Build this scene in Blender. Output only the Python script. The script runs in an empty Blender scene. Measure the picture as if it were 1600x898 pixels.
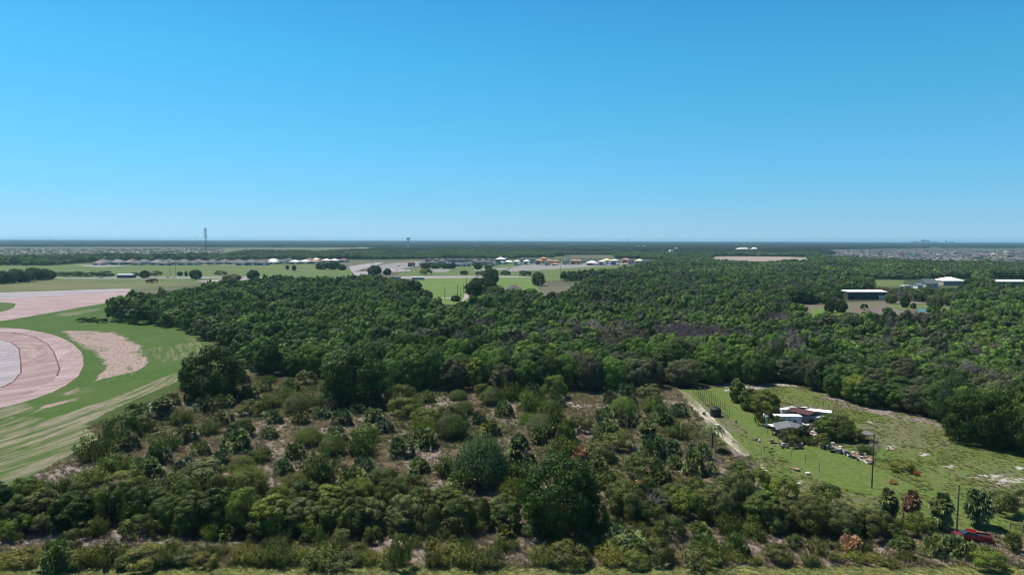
import bpy, bmesh, math, random
import numpy as np
from mathutils import Vector, Matrix
from mathutils.geometry import delaunay_2d_cdt
R = math.radians
SC = bpy.context.scene
COL = SC.collection

# ------------------------------------------------------------------ camera, sky, sun, exposure
CAM_H = 50.0
FPX = 1067.0                      # focal length in pixels of a 1600 wide picture
PITCH, ROLL = R(3.955), R(0.165)
SUN_EL, SUN_AZ = R(64), R(-56)    # azimuth from +Y, negative = to the left
cd = bpy.data.cameras.new('camera'); cam = bpy.data.objects.new('camera', cd); COL.objects.link(cam)
Fv = Vector((0, math.cos(PITCH), -math.sin(PITCH))); R0 = Vector((1, 0, 0)); U0 = Vector((0, math.sin(PITCH), math.cos(PITCH)))
Rv = R0*math.cos(ROLL)+U0*math.sin(ROLL); Uv = -R0*math.sin(ROLL)+U0*math.cos(ROLL)
M = Matrix((Rv, Uv, -Fv)).transposed().to_4x4(); M.translation = (0, 0, CAM_H)
cam.matrix_world = M
cd.sensor_width = 36; cd.lens = FPX*36/1600; cd.clip_start = 1; cd.clip_end = 120000
SC.camera = cam
w = bpy.data.worlds.new('World'); SC.world = w; w.use_nodes = True
nt = w.node_tree; nt.nodes.clear()
sky = nt.nodes.new('ShaderNodeTexSky'); sky.sky_type = 'NISHITA'; sky.sun_disc = False
sky.sun_elevation = SUN_EL; sky.sun_rotation = SUN_AZ
sky.altitude = 0; sky.air_density = 1.1; sky.dust_density = 0.4; sky.ozone_density = 2.0
hs = nt.nodes.new('ShaderNodeHueSaturation'); hs.inputs['Saturation'].default_value = 1.0; hs.inputs['Hue'].default_value = 0.5
bg = nt.nodes.new('ShaderNodeBackground'); bg.inputs['Strength'].default_value = 0.0695
out = nt.nodes.new('ShaderNodeOutputWorld')
tcs = nt.nodes.new('ShaderNodeTexCoord'); sxyz = nt.nodes.new('ShaderNodeSeparateXYZ'); rp = nt.nodes.new('ShaderNodeValToRGB'); mm = nt.nodes.new('ShaderNodeVectorMath'); mm.operation = 'MULTIPLY'; m2 = nt.nodes.new('ShaderNodeVectorMath'); m2.operation = 'SCALE'; m2.inputs['Scale'].default_value = 2.6
stops = [(0.0, (.80, 1.45, 2.6)), (.012, (.62, 1.21, 2.25)), (.033, (.52, 1.055, 1.85)), (.063, (.445, 1.03, 1.61)), (.155, (.39, 1.14, 1.47)), (.243, (.319, 1.24, 1.5)), (.325, (.276, 1.168, 1.5)), (.5, (.30, .82, 1.05)), (.8, (.36, .62, .74))]
while len(rp.color_ramp.elements) < len(stops): rp.color_ramp.elements.new(.5)
for e, (q, c) in zip(rp.color_ramp.elements, stops): e.position = q
for e, (q, c) in zip(rp.color_ramp.elements, stops): e.color = (c[0]/2.6, c[1]/2.6, c[2]/2.6, 1)
nt.links.new(tcs.outputs['Generated'], sxyz.inputs[0]); nt.links.new(sxyz.outputs['Z'], rp.inputs[0]); nt.links.new(sky.outputs[0], mm.inputs[0]); nt.links.new(rp.outputs[0], mm.inputs[1]); nt.links.new(mm.outputs[0], m2.inputs[0])
nt.links.new(m2.outputs[0], hs.inputs['Color']); nt.links.new(hs.outputs[0], bg.inputs[0]); nt.links.new(bg.outputs[0], out.inputs[0])
sd = bpy.data.lights.new('sun', 'SUN'); sun = bpy.data.objects.new('sun', sd); COL.objects.link(sun)
sd.energy = 5.0; sd.angle = R(0.53); sd.color = (1, 0.93, 0.82)
sdir = Vector((math.sin(SUN_AZ)*math.cos(SUN_EL), math.cos(SUN_AZ)*math.cos(SUN_EL), math.sin(SUN_EL)))
sun.rotation_euler = sdir.to_track_quat('Z', 'Y').to_euler()
SC.view_settings.view_transform = 'Standard'; SC.view_settings.look = 'None'
SC.view_settings.exposure = 0.38; SC.view_settings.gamma = 1
SC.render.engine = 'CYCLES'
SC.cycles.max_bounces = 5; SC.cycles.diffuse_bounces = 2; SC.cycles.glossy_bounces = 2; SC.cycles.transmission_bounces = 3
SC.cycles.volume_bounces = 1; SC.cycles.filter_width = 1.0; SC.cycles.transparent_max_bounces = 6

# ------------------------------------------------------------------ projection helpers
def G(px, py, z=0.0):
    """ground point seen at a pixel of the 1600 x 898 photograph"""
    u = (px-800)/FPX; v = (449-py)/FPX
    d = Fv+Rv*u+Uv*v
    t = (CAM_H-z)/max(-d.z, 1e-6)
    return Vector((d.x*t, d.y*t, z))
def ppm(px, py):
    """pixels per metre at that ground point"""
    p = G(px, py); q = Vector((p.x, p.y, p.z-CAM_H))
    return FPX/q.dot(Fv)
def P(x, y, z=0.0):
    """numpy: world -> pixel"""
    x = np.asarray(x, float); y = np.asarray(y, float); zz = z-CAM_H
    f = x*Fv.x+y*Fv.y+zz*Fv.z; f = np.where(f < 1, 1, f)
    u = (x*Rv.x+y*Rv.y+zz*Rv.z)/f; v = (x*Uv.x+y*Uv.y+zz*Uv.z)/f
    return 800+u*FPX, 449-v*FPX
def HGT(px, base, top):
    """height in metres of something standing at (px, base) and reaching up to row top"""
    return (base-top)/ppm(px, base)
def inside(px, py, poly):
    px = np.asarray(px, float); py = np.asarray(py, float)
    c = np.zeros(px.shape, bool); n = len(poly); j = n-1
    for i in range(n):
        xi, yi = poly[i]; xj, yj = poly[j]
        if yi != yj:
            c ^= ((yi > py) != (yj > py)) & (px < (xj-xi)*(py-yi)/(yj-yi)+xi)
        j = i
    return c
def vnoise(x, y, s, seed=0):
    x = np.asarray(x, float)/s+seed*17.3; y = np.asarray(y, float)/s+seed*9.1
    ix = np.floor(x); iy = np.floor(y); fx = x-ix; fy = y-iy
    fx = fx*fx*(3-2*fx); fy = fy*fy*(3-2*fy)
    def h(a, b):
        v = np.sin(a*127.1+b*311.7+seed*74.7)*43758.5453
        return v-np.floor(v)
    return (h(ix, iy)*(1-fx)+h(ix+1, iy)*fx)*(1-fy)+(h(ix, iy+1)*(1-fx)+h(ix+1, iy+1)*fx)*fy

# ------------------------------------------------------------------ materials
def mat(name):
    m = bpy.data.materials.new(name); m.use_nodes = True
    n = m.node_tree; n.nodes.clear()
    return m, n
def N(n, t, **k):
    x = n.nodes.new(t)
    for a, b in k.items(): setattr(x, a, b)
    return x
def L(n, a, b): n.links.new(a, b)
def principled(n, rough=0.8, spec=0.2):
    p = N(n, 'ShaderNodeBsdfPrincipled'); p.inputs['Roughness'].default_value = rough; p.inputs['Specular IOR Level'].default_value = spec
    o = N(n, 'ShaderNodeOutputMaterial'); L(n, p.outputs[0], o.inputs[0]); return p, o
def mix(n, fac, a, b, blend='MIX'):
    m = N(n, 'ShaderNodeMix', data_type='RGBA', blend_type=blend)
    for s, v in ((m.inputs[0], fac), (m.inputs[6], a), (m.inputs[7], b)):
        if hasattr(v, 'node'): L(n, v, s)
        elif isinstance(v, (int, float)): s.default_value = v
        else: s.default_value = (*v[:3], 1)
    return m.outputs[2]
def math_(n, op, a, b=None, c=None, clamp=False):
    m = N(n, 'ShaderNodeMath', operation=op, use_clamp=clamp)
    for i, v in enumerate((a, b, c)):
        if v is None: continue
        if hasattr(v, 'node'): L(n, v, m.inputs[i])
        else: m.inputs[i].default_value = v
    return m.outputs[0]
def wnoise(n, scale, detail=4, rough=0.6, stretch=None, rot=0, dist=0, arc=None):
    g = N(n, 'ShaderNodeNewGeometry'); mp = N(n, 'ShaderNodeMapping'); src = g.outputs['Position']
    if arc:
        sb = N(n, 'ShaderNodeVectorMath', operation='SUBTRACT'); L(n, src, sb.inputs[0]); sb.inputs[1].default_value = (*arc, 0); le = N(n, 'ShaderNodeVectorMath', operation='LENGTH'); L(n, sb.outputs[0], le.inputs[0])
        se = N(n, 'ShaderNodeSeparateXYZ'); L(n, sb.outputs[0], se.inputs[0]); an = math_(n, 'MULTIPLY', math_(n, 'ARCTAN2', se.outputs[1], se.outputs[0]), 180.0)
        cb = N(n, 'ShaderNodeCombineXYZ'); L(n, le.outputs['Value'], cb.inputs[0]); L(n, an, cb.inputs[1]); src = cb.outputs[0]
    L(n, src, mp.inputs[0])
    if stretch: mp.inputs['Scale'].default_value = stretch
    mp.inputs['Rotation'].default_value = (0, 0, rot)
    t = N(n, 'ShaderNodeTexNoise'); t.inputs['Scale'].default_value = scale; t.inputs['Detail'].default_value = detail; t.inputs['Roughness'].default_value = rough
    t.inputs['Distortion'].default_value = dist
    L(n, mp.outputs[0], t.inputs['Vector']); return t.outputs[0]
def ramp(n, v, lo, hi, a=0.0, b=1.0):
    m = N(n, 'ShaderNodeMapRange', clamp=True, interpolation_type='SMOOTHSTEP')
    L(n, v, m.inputs[0]); m.inputs[1].default_value = lo; m.inputs[2].default_value = hi; m.inputs[3].default_value = a; m.inputs[4].default_value = b
    return m.outputs[0]
MATS = {}
def flat(name, col, rough=0.7, spec=0.3, metal=0.0, var=0.12, scale=2.0):
    """one material colour, weathered by noise"""
    if name in MATS: return MATS[name]
    m, n = mat(name); p, o = principled(n, rough, spec); p.inputs['Metallic'].default_value = metal
    nz = wnoise(n, scale, 5)
    c = mix(n, ramp(n, nz, .3, .7), tuple(x*(1-var) for x in col), tuple(min(1, x*(1+var)) for x in col))
    L(n, c, p.inputs['Base Color']); MATS[name] = m; return m
def tinted(name, rough=0.7, spec=0.3, bands=0.0):
    """colour comes from the object's own colour"""
    m, n = mat(name); p, o = principled(n, rough, spec)
    oi = N(n, 'ShaderNodeObjectInfo'); nz = wnoise(n, 1.2, 5)
    c = mix(n, 1.0, oi.outputs['Color'], mix(n, ramp(n, nz, .3, .7), (.8, .8, .8), (1.15, 1.15, 1.15)), 'MULTIPLY')
    L(n, c, p.inputs['Base Color']); MATS[name] = m; return m
def leafmat(name, src='OBJECT', gloss=0.25, trans=0.22, lo=0.7, hi=1.3, tip=None):
    m, n = mat(name)
    if src == 'OBJECT':
        base = N(n, 'ShaderNodeObjectInfo').outputs['Color']
    else:
        a = N(n, 'ShaderNodeAttribute', attribute_type='INSTANCER', attribute_name='tint'); base = a.outputs['Color']
    g = N(n, 'ShaderNodeNewGeometry')
    v = ramp(n, g.outputs['Random Per Island'], 0, 1, lo, hi)
    vv = N(n, 'ShaderNodeCombineColor'); L(n, v, vv.inputs[0]); L(n, v, vv.inputs[1]); L(n, math_(n, 'MULTIPLY', v, 0.9), vv.inputs[2])
    c = mix(n, 1.0, base, vv.outputs[0], 'MULTIPLY')
    cl = wnoise(n, 0.35, 2)
    c = mix(n, 1.0, c, mix(n, ramp(n, cl, .35, .65), (.72, .75, .8), (1.3, 1.25, 1.05)), 'MULTIPLY')
    p = N(n, 'ShaderNodeBsdfPrincipled'); p.inputs['Roughness'].default_value = 0.5; p.inputs['Specular IOR Level'].default_value = gloss
    L(n, c, p.inputs['Base Color'])
    t = N(n, 'ShaderNodeBsdfTranslucent'); L(n, mix(n, 1.0, c, (1.3, 1.5, .7), 'MULTIPLY'), t.inputs[0])
    s = N(n, 'ShaderNodeMixShader'); s.inputs[0].default_value = trans; L(n, p.outputs[0], s.inputs[1]); L(n, t.outputs[0], s.inputs[2])
    o = N(n, 'ShaderNodeOutputMaterial'); L(n, s.outputs[0], o.inputs[0]); MATS[name] = m; return m
LEAF = leafmat('leaf', 'OBJECT', .12); LEAFI = leafmat('leaf_far', 'INST', 0.15, 0.2)
FROND = leafmat('frond', 'OBJECT', 0.25, 0.15, .3, 2.0); FRONDI = leafmat('frond_far', 'INST', 0.5, 0.12)
BARK = flat('bark', (.11, .085, .065)); BAREWOOD = flat('bare_twigs', (.17, .142, .14), .9, .1)
WALLM = tinted('wall_paint', .8); ROOFM = tinted('roof_cover', .75); PAINTM = tinted('car_paint', .25, .6)
GLASS = flat('dark_glass', (.02, .025, .03), .1, .6)
WHITE = flat('white_metal', (.72, .73, .74), .45); DARK = flat('dark_plastic', (.02, .02, .022), .6)
WOOD = flat('weathered_wood', (.16, .13, .10), .9); METAL = flat('grey_metal', (.3, .31, .32), .5, .4, .3)
CONCRETE = flat('concrete', (.42, .40, .37), .9)

# ------------------------------------------------------------------ object helpers
def tag(o, label=None, cat=None, group=None, kind=None):
    if label: o['label'] = label
    if cat: o['category'] = cat
    if group: o['group'] = group
    if kind: o['kind'] = kind
    return o
def link(name, me, parent=None, loc=None, rot=0.0):
    o = bpy.data.objects.new(name, me); COL.objects.link(o)
    if parent: o.parent = parent
    if loc is not None: o.location = loc
    if rot: o.rotation_euler = (0, 0, rot)
    return o
def meshnp(name, verts, faces_flat, per, mats=()):
    """fast mesh from numpy: equal sized faces"""
    me = bpy.data.meshes.new(name); nv = len(verts); nf = len(faces_flat)//per
    me.vertices.add(nv); me.vertices.foreach_set('co', np.asarray(verts, np.float32).ravel())
    me.loops.add(nf*per); me.loops.foreach_set('vertex_index', np.asarray(faces_flat, np.int32).ravel())
    me.polygons.add(nf); me.polygons.foreach_set('loop_start', np.arange(nf, dtype=np.int32)*per)
    me.update(calc_edges=True)
    for m in mats: me.materials.append(m)
    return me
class MB:
    """collects boxes, tubes and free polygons into ONE mesh"""
    def __init__(s): s.v = []; s.f = []; s.m = []
    def poly(s, pts, mi=0):
        b = len(s.v); s.v += [tuple(p) for p in pts]; s.f.append(tuple(range(b, b+len(pts)))); s.m.append(mi); return s
    def box(s, x0, x1, y0, y1, z0, z1, mi=0, rot=0, o=(0, 0)):
        c, sn = math.cos(rot), math.sin(rot); b = len(s.v)
        for z in (z0, z1):
            for x, y in ((x0, y0), (x1, y0), (x1, y1), (x0, y1)):
                s.v.append((o[0]+x*c-y*sn, o[1]+x*sn+y*c, z))
        for f in ((0, 3, 2, 1), (4, 5, 6, 7), (0, 1, 5, 4), (1, 2, 6, 5), (2, 3, 7, 6), (3, 0, 4, 7)):
            s.f.append(tuple(b+i for i in f)); s.m.append(mi)
        return s
    def tube(s, pts, rads, n=6, mi=0, cap=True):
        b = len(s.v); pts = [Vector(p) for p in pts]
        for i, p in enumerate(pts):
            d = (pts[min(i+1, len(pts)-1)]-pts[max(i-1, 0)]).normalized()
            a = d.orthogonal().normalized(); c = d.cross(a)
            for k in range(n):
                t = 2*math.pi*k/n; s.v.append(tuple(p+(a*math.cos(t)+c*math.sin(t))*rads[i]))
        for i in range(len(pts)-1):
            for k in range(n):
                k2 = (k+1) % n
                s.f.append((b+i*n+k, b+i*n+k2, b+(i+1)*n+k2, b+(i+1)*n+k)); s.m.append(mi)
        if cap:
            s.f.append(tuple(b+k for k in range(n))[::-1]); s.m.append(mi)
            s.f.append(tuple(b+(len(pts)-1)*n+k for k in range(n))); s.m.append(mi)
        return s
    def mesh(s, name, *mats):
        me = bpy.data.meshes.new(name); me.from_pydata(s.v, [], s.f); me.update()
        for m in mats: me.materials.append(m)
        if len(mats) > 1: me.polygons.foreach_set('material_index', s.m)
        return me
    def build(s, name, m, parent=None, loc=None, rot=0, col=None):
        o = link(name, s.mesh(name, *(m if isinstance(m, (list, tuple)) else [m])), parent, loc, rot)
        if col: o.color = (*col, 1)
        return o
def hip_roof(mb, x0, x1, y0, y1, z, h, ov=0.5, mi=0, th=0.18):
    x0 -= ov; x1 += ov; y0 -= ov; y1 += ov
    W, D = x1-x0, y1-y0
    if W >= D: r0 = (x0+D/2*.95, (y0+y1)/2, z+h); r1 = (x1-D/2*.95, (y0+y1)/2, z+h)
    else: r0 = ((x0+x1)/2, y0+W/2*.95, z+h); r1 = ((x0+x1)/2, y1-W/2*.95, z+h)
    a, b, c, d = (x0, y0, z), (x1, y0, z), (x1, y1, z), (x0, y1, z)
    if W >= D:
        for q in ((a, b, r1, r0), (b, c, r1), (c, d, r0, r1), (d, a, r0)): mb.poly(q, mi)
    else:
        for q in ((a, b, r0), (b, c, r1, r0), (c, d, r1), (d, a, r0, r1)): mb.poly(q, mi)
    mb.box(x0, x1, y0, y1, z-th, z-.004, mi)
def gable_roof(mb, x0, x1, y0, y1, z, h, ov=.4, mi=0, axis='x', th=.15):
    x0 -= ov; x1 += ov; y0 -= ov; y1 += ov
    if axis == 'x':
        m_ = (y0+y1)/2; a, b, c, d = (x0, y0, z), (x1, y0, z), (x1, y1, z), (x0, y1, z); e, f = (x0, m_, z+h), (x1, m_, z+h)
        for q in ((a, b, f, e), (c, d, e, f), (b, c, f), (d, a, e)): mb.poly(q, mi)
    else:
        m_ = (x0+x1)/2; a, b, c, d = (x0, y0, z), (x1, y0, z), (x1, y1, z), (x0, y1, z); e, f = (m_, y0, z+h), (m_, y1, z+h)
        for q in ((b, c, f, e), (d, a, e, f), (a, b, e), (c, d, f)): mb.poly(q, mi)
    mb.box(x0, x1, y0, y1, z-th, z-.004, mi)

# ------------------------------------------------------------------ ground: one sheet to the horizon
def axis_lines(lo, hi, step, far, ratio=1.045):
    a = list(np.arange(lo, hi+.01, step)); s = step; x = a[-1]
    up = []
    while x < far: s *= ratio; x += s; up.append(x)
    s = step; x = a[0]; dn = []
    while x > -far: s *= ratio; x -= s; dn.append(x)
    return np.array(dn[::-1]+a+up)
SCRUB = [(-90, 800), (42, 748), (160, 685), (135, 668), (205, 640), (300, 600), (400, 585), (620, 600), (1050, 600), (1063, 612), (1175, 715), (1180, 770), (1500, 830), (1700, 850), (1700, 885), (-90, 885)]
PASTURE = [(1040, 604), (1160, 597), (1250, 596), (1340, 625), (1470, 652), (1600, 690), (1700, 715), (1700, 860), (1540, 838), (1400, 815), (1190, 780), (1172, 712), (1063, 612)]
FOREST = [(172, 504), (245, 509), (290, 518), (330, 537), (352, 552), (400, 590), (500, 588), (620, 612), (760, 614), (860, 612), (960, 612), (1060, 607), (1190, 600), (1240, 600), (1290, 614), (1340, 630), (1400, 642), (1462, 655), (1480, 672), (1600, 692), (1800, 730),
          (1800, 380), (1000, 380), (890, 470), (840, 474), (700, 474), (668, 474), (640, 455), (560, 447), (400, 452), (330, 456), (205, 466)]
xs = axis_lines(-210, 330, 1.4, 42000); ys = axis_lines(96, 480, 1.4, 42000)
ys = ys[ys > -3000]
gx, gy = np.meshgrid(xs, ys); nx, ny = len(xs), len(ys)
gv = np.stack([gx.ravel(), gy.ravel(), np.zeros(gx.size)], 1)
ii = (np.arange(ny-1)[:, None]*nx+np.arange(nx-1)[None, :]).ravel()
gf = np.stack([ii, ii+1, ii+1+nx, ii+nx], 1).ravel()
gme = meshnp('ground', gv, gf, 4)
jx = (vnoise(gv[:, 0], gv[:, 1], 6, 3)-.5); jy = (vnoise(gv[:, 0], gv[:, 1], 6, 5)-.5)
qx, qy = P(gv[:, 0]+jx*3, gv[:, 1]+jy*5)
front = gv[:, 1] > 20
n1 = vnoise(gv[:, 0], gv[:, 1], 22, 1); n2 = vnoise(gv[:, 0], gv[:, 1], 7, 2)
scr = inside(qx, qy, SCRUB) & front; pas = inside(qx, qy, PASTURE) & front; frs = inside(qx, qy, FOREST) & front
dry = np.zeros(len(gv)); grn = np.zeros(len(gv)); snd = np.zeros(len(gv)); flr = np.zeros(len(gv))
dry[scr] = np.clip(.42+1.1*(n1[scr]-.4)+.5*(n2[scr]-.5), .1, 1)
def ell(cx, cy, rx, ry): return np.clip(1.3-((qx-cx)/rx)**2-((qy-cy)/ry)**2, 0, 1)*front
for c in ((700, 640, 90, 22), (610, 655, 80, 14), (480, 700, 70, 14), (545, 628, 40, 8), (690, 700, 50, 50), (915, 635, 60, 28), (990, 720, 90, 22), (930, 700, 50, 20), (350, 645, 60, 12), (215, 710, 50, 14), (1180, 845, 160, 22), (1450, 858, 190, 20), (1560, 870, 90, 14), (1500, 848, 150, 16), (100, 845, 60, 14), (700, 838, 260, 9), (590, 690, 60, 12)):
    dry = np.maximum(dry, ell(*c)*.95)
for c in ((1390, 735, 45, 14), (1445, 745, 50, 14), (1330, 655, 60, 10), (1270, 615, 60, 6), (1130, 690, 30, 12), (1230, 745, 60, 14), (1470, 806, 150, 16)): grn = np.maximum(grn, ell(*c))
grn[pas] = np.maximum(grn[pas], np.clip(.62+.8*(n1[pas]-.5)+.5*(n2[pas]-.5), .45, .95))
LAWN = [(1085, 606), (1130, 606), (1190, 650), (1240, 692), (1300, 697), (1380, 735), (1440, 765), (1380, 775), (1300, 760), (1235, 722), (1165, 672)]
lw = inside(qx, qy, LAWN) & front; grn[lw] = 1.0
edge = inside(qx, qy, [(1250, 596), (1340, 622), (1470, 650), (1600, 690), (1600, 696), (1470, 664), (1400, 653), (1330, 640), (1260, 606)]) & front
dry[edge] = .7; grn[edge] *= .3
for c in ((1540, 745, 40, 7), (1575, 752, 30, 9), (1480, 727, 20, 5), (1440, 708, 16, 5), (1395, 702, 12, 4), (1365, 661, 10, 3), (1150, 608, 30, 4), (1220, 601, 40, 4), (1560, 770, 30, 6), (950, 661, 30, 3), (770, 637, 20, 5), (890, 632, 20, 4), (1185, 735, 14, 12), (1600, 730, 20, 5), (1255, 640, 38, 12), (1240, 755, 25, 6), (975, 752, 12, 3)):
    snd = np.maximum(snd, ell(*c)*.8)
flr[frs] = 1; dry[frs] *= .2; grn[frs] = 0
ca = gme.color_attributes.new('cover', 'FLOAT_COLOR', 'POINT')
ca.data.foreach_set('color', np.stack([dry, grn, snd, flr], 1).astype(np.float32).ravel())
m, n = mat('ground_cover'); p, o = principled(n, .95, .1)
at = N(n, 'ShaderNodeAttribute', attribute_name='cover'); sp = N(n, 'ShaderNodeSeparateColor'); L(n, at.outputs['Color'], sp.inputs[0])
nA = wnoise(n, .9, 6, .7); nB = wnoise(n, .12, 5, .6); nC = wnoise(n, 3.5, 4, .7); nF = wnoise(n, .004, 6, .65)
nearc = mix(n, ramp(n, nA, .35, .65), (.095, .095, .06), (.155, .14, .10))
nearc = mix(n, ramp(n, nB, .4, .6, 0, .5), nearc, (.12, .10, .08))
dryc = mix(n, ramp(n, nA, .3, .7), (.15, .122, .118), (.265, .222, .215)); dryc = mix(n, ramp(n, nB, .35, .65, 0, .45), dryc, (.15, .12, .115))
grc = mix(n, ramp(n, nA, .35, .62), (.060, .100, .020), (.115, .155, .042)); grc = mix(n, ramp(n, nB, .45, .65, 0, .4), grc, (.125, .125, .06)); grc = mix(n, ramp(n, wnoise(n, .5, 5, .6, (1, .2, 1)), .5, .65, 0, .55), grc, (.055, .10, .02))
sandc = mix(n, ramp(n, nC, .3, .7), (.27, .25, .23), (.48, .455, .43))
def msk(ch, lo=-.28, hi=.28):
    s = math_(n, 'ADD', ch, math_(n, 'MULTIPLY', math_(n, 'SUBTRACT', nA, .5), 1.6)); return ramp(n, s, .5+lo*.6, .5+hi*.6)
c = mix(n, msk(sp.outputs[0]), nearc, dryc)
c = mix(n, msk(sp.outputs[1]), c, grc)
sA = math_(n, 'ADD', sp.outputs[2], math_(n, 'MULTIPLY', math_(n, 'SUBTRACT', nA, .5), 2.4)); c = mix(n, ramp(n, sA, .55, .8), c, sandc)
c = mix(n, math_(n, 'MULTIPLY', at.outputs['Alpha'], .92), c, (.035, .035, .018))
farc = mix(n, ramp(n, nF, .35, .65), (.03, .05, .025), (.09, .10, .06))
cg = N(n, 'ShaderNodeNewGeometry'); ln = N(n, 'ShaderNodeVectorMath', operation='LENGTH'); L(n, cg.outputs['Position'], ln.inputs[0])
c = mix(n, ramp(n, ln.outputs['Value'], 600, 900), c, farc)
L(n, c, p.inputs['Base Color'])
bp = N(n, 'ShaderNodeBump'); bp.inputs['Strength'].default_value = .7; bp.inputs['Distance'].default_value = .35; L(n, nA, bp.inputs['Height']); L(n, bp.outputs[0], p.inputs['Normal'])
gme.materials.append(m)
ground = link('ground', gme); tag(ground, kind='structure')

# ------------------------------------------------------------------ flat sheets on the ground
def densify(poly, rag, maxpx=3.0, seed=1):
    rnd = random.Random(seed); outp = []
    for i in range(len(poly)):
        a = poly[i]; b = poly[(i+1) % len(poly)]
        k = max(1, int(math.hypot(b[0]-a[0], b[1]-a[1])/maxpx))
        for j in range(k):
            t = j/k; outp.append((a[0]+(b[0]-a[0])*t+(rnd.random()-.5)*rag, a[1]+(b[1]-a[1])*t+(rnd.random()-.5)*rag*.45))
    return outp
def sheet(name, poly, z, material, rag=0.6, step=0, masks=(), smooth=True, label=None):
    if smooth:   # Chaikin corner cutting
        q = []
        for i in range(len(poly)):
            a = poly[i]; b = poly[(i+1) % len(poly)]
            q += [(a[0]*.8+b[0]*.2, a[1]*.8+b[1]*.2), (a[0]*.2+b[0]*.8, a[1]*.2+b[1]*.8)]
        pl = q
    else: pl = poly
    pl = densify(pl, rag, 3.0, len(name)*7+int(poly[0][0]))
    pts = [G(*q).to_2d() for q in pl]; nb = len(pts); px = list(pl)
    if step:
        ax = min(q[0] for q in pl); bx = max(q[0] for q in pl); ay = min(q[1] for q in pl); by = max(q[1] for q in pl)
        X, Y = np.meshgrid(np.arange(ax, bx, step*1.6), np.arange(ay, by, step)); X = X.ravel(); Y = Y.ravel()
        X = X+(vnoise(X*7, Y*13, 3, 2)-.5)*step*.5
        k = inside(X, Y, pl)
        for a, b in zip(X[k], Y[k]): px.append((a, b)); pts.append(G(a, b).to_2d())
    r = delaunay_2d_cdt([Vector(q) for q in pts], [], [list(range(nb))], 1, 1e-5, True)
    vs, fs, orig = r[0], r[2], r[3]
    me = bpy.data.meshes.new(name); me.from_pydata([(v[0], v[1], z) for v in vs], [], fs); me.update(); me.materials.append(material)
    if me.polygons and me.polygons[0].normal.z < 0: me.flip_normals()
    if masks:
        V = np.array([(v[0], v[1]) for v in vs]); ax_, ay_ = P(V[:, 0], V[:, 1])
        chs = [np.zeros(len(V)) for _ in range(4)]; chs[3][:] = 1
        for ch, pg, val in masks:
            k = inside(ax_, ay_, pg); chs[ch][k] = val if ch < 9 else val
        a = me.color_attributes.new('cover', 'FLOAT_COLOR', 'POINT'); a.data.foreach_set('color', np.stack(chs, 1).astype(np.float32).ravel())
    ob = link(name, me); tag(ob, kind='structure')
    return ob
def soil(name, a, b, c=None, scale=.5, stretch=(1, 1, 1), rot=0, rough=.95, c_amt=.5, bump=.15, arc=None):
    m, n = mat(name); p, o = principled(n, rough, .1)
    k = mix(n, ramp(n, wnoise(n, scale, 6, .65, stretch, rot, 0, arc), .32, .68), a, b)
    if c: k = mix(n, ramp(n, wnoise(n, scale*.18, 5, .6, stretch, rot, 0, arc), .45, .62, 0, c_amt), k, c)
    L(n, k, p.inputs['Base Color'])
    bp = N(n, 'ShaderNodeBump'); bp.inputs['Strength'].default_value = .5; bp.inputs['Distance'].default_value = bump; L(n, wnoise(n, scale*2, 4, .7, stretch, rot), bp.inputs['Height']); L(n, bp.outputs[0], p.inputs['Normal'])
    return m
# left slope: mown green with straw coloured streaks
m, n = mat('slope_grass'); p, o = principled(n, .95, .1)
at = N(n, 'ShaderNodeAttribute', attribute_name='cover'); sp = N(n, 'ShaderNodeSeparateColor'); L(n, at.outputs['Color'], sp.inputs[0])
ARC = (-335, 205)
st = wnoise(n, .42, 6, .7, (1.1, .10, 1), 0, .5, ARC); st2 = wnoise(n, .9, 6, .75, (1, .25, 1), 0, 0, ARC); big = wnoise(n, .03, 4); big2 = wnoise(n, .11, 6, .7, (1, .45, 1), 0, .6, ARC)
gcol = mix(n, ramp(n, st2, .3, .7), (.034, .070, .014), (.062, .112, .024)); gcol = mix(n, ramp(n, big, .4, .62, 0, .6), gcol, (.068, .10, .028))
straw = mix(n, ramp(n, st2, .3, .7), (.14, .125, .085), (.25, .215, .165))
ms = ramp(n, math_(n, 'ADD', sp.outputs[0], math_(n, 'MULTIPLY', math_(n, 'SUBTRACT', st, .5), 2.8)), .25, .95)
c = mix(n, ms, gcol, straw)
pk = ramp(n, math_(n, 'ADD', sp.outputs[1], math_(n, 'MULTIPLY', math_(n, 'SUBTRACT', big2, .5), 2.6)), .3, .75)
c = mix(n, pk, c, mix(n, ramp(n, st2, .3, .7), (.18, .13, .115), (.34, .265, .24)))
dk = ramp(n, math_(n, 'ADD', sp.outputs[2], math_(n, 'MULTIPLY', math_(n, 'SUBTRACT', st2, .5), .6)), .4, .6, 0, 1)
c = mix(n, dk, c, mix(n, ramp(n, st2, .3, .7), (.03, .055, .012), (.06, .085, .022)))
L(n, c, p.inputs['Base Color']); SLOPE = m
slope_poly = [(-140, 452), (205, 452), (210, 466), (185, 505), (250, 510), (290, 518), (345, 548), (395, 580), (300, 600), (250, 622), (135, 668), (160, 685), (42, 748), (-140, 830)]
DIRT = [(95, 516), (140, 516), (178, 520), (208, 533), (231, 552), (229, 570), (205, 586), (170, 600), (128, 610), (150, 592), (166, 574), (150, 550), (120, 536)]
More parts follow.
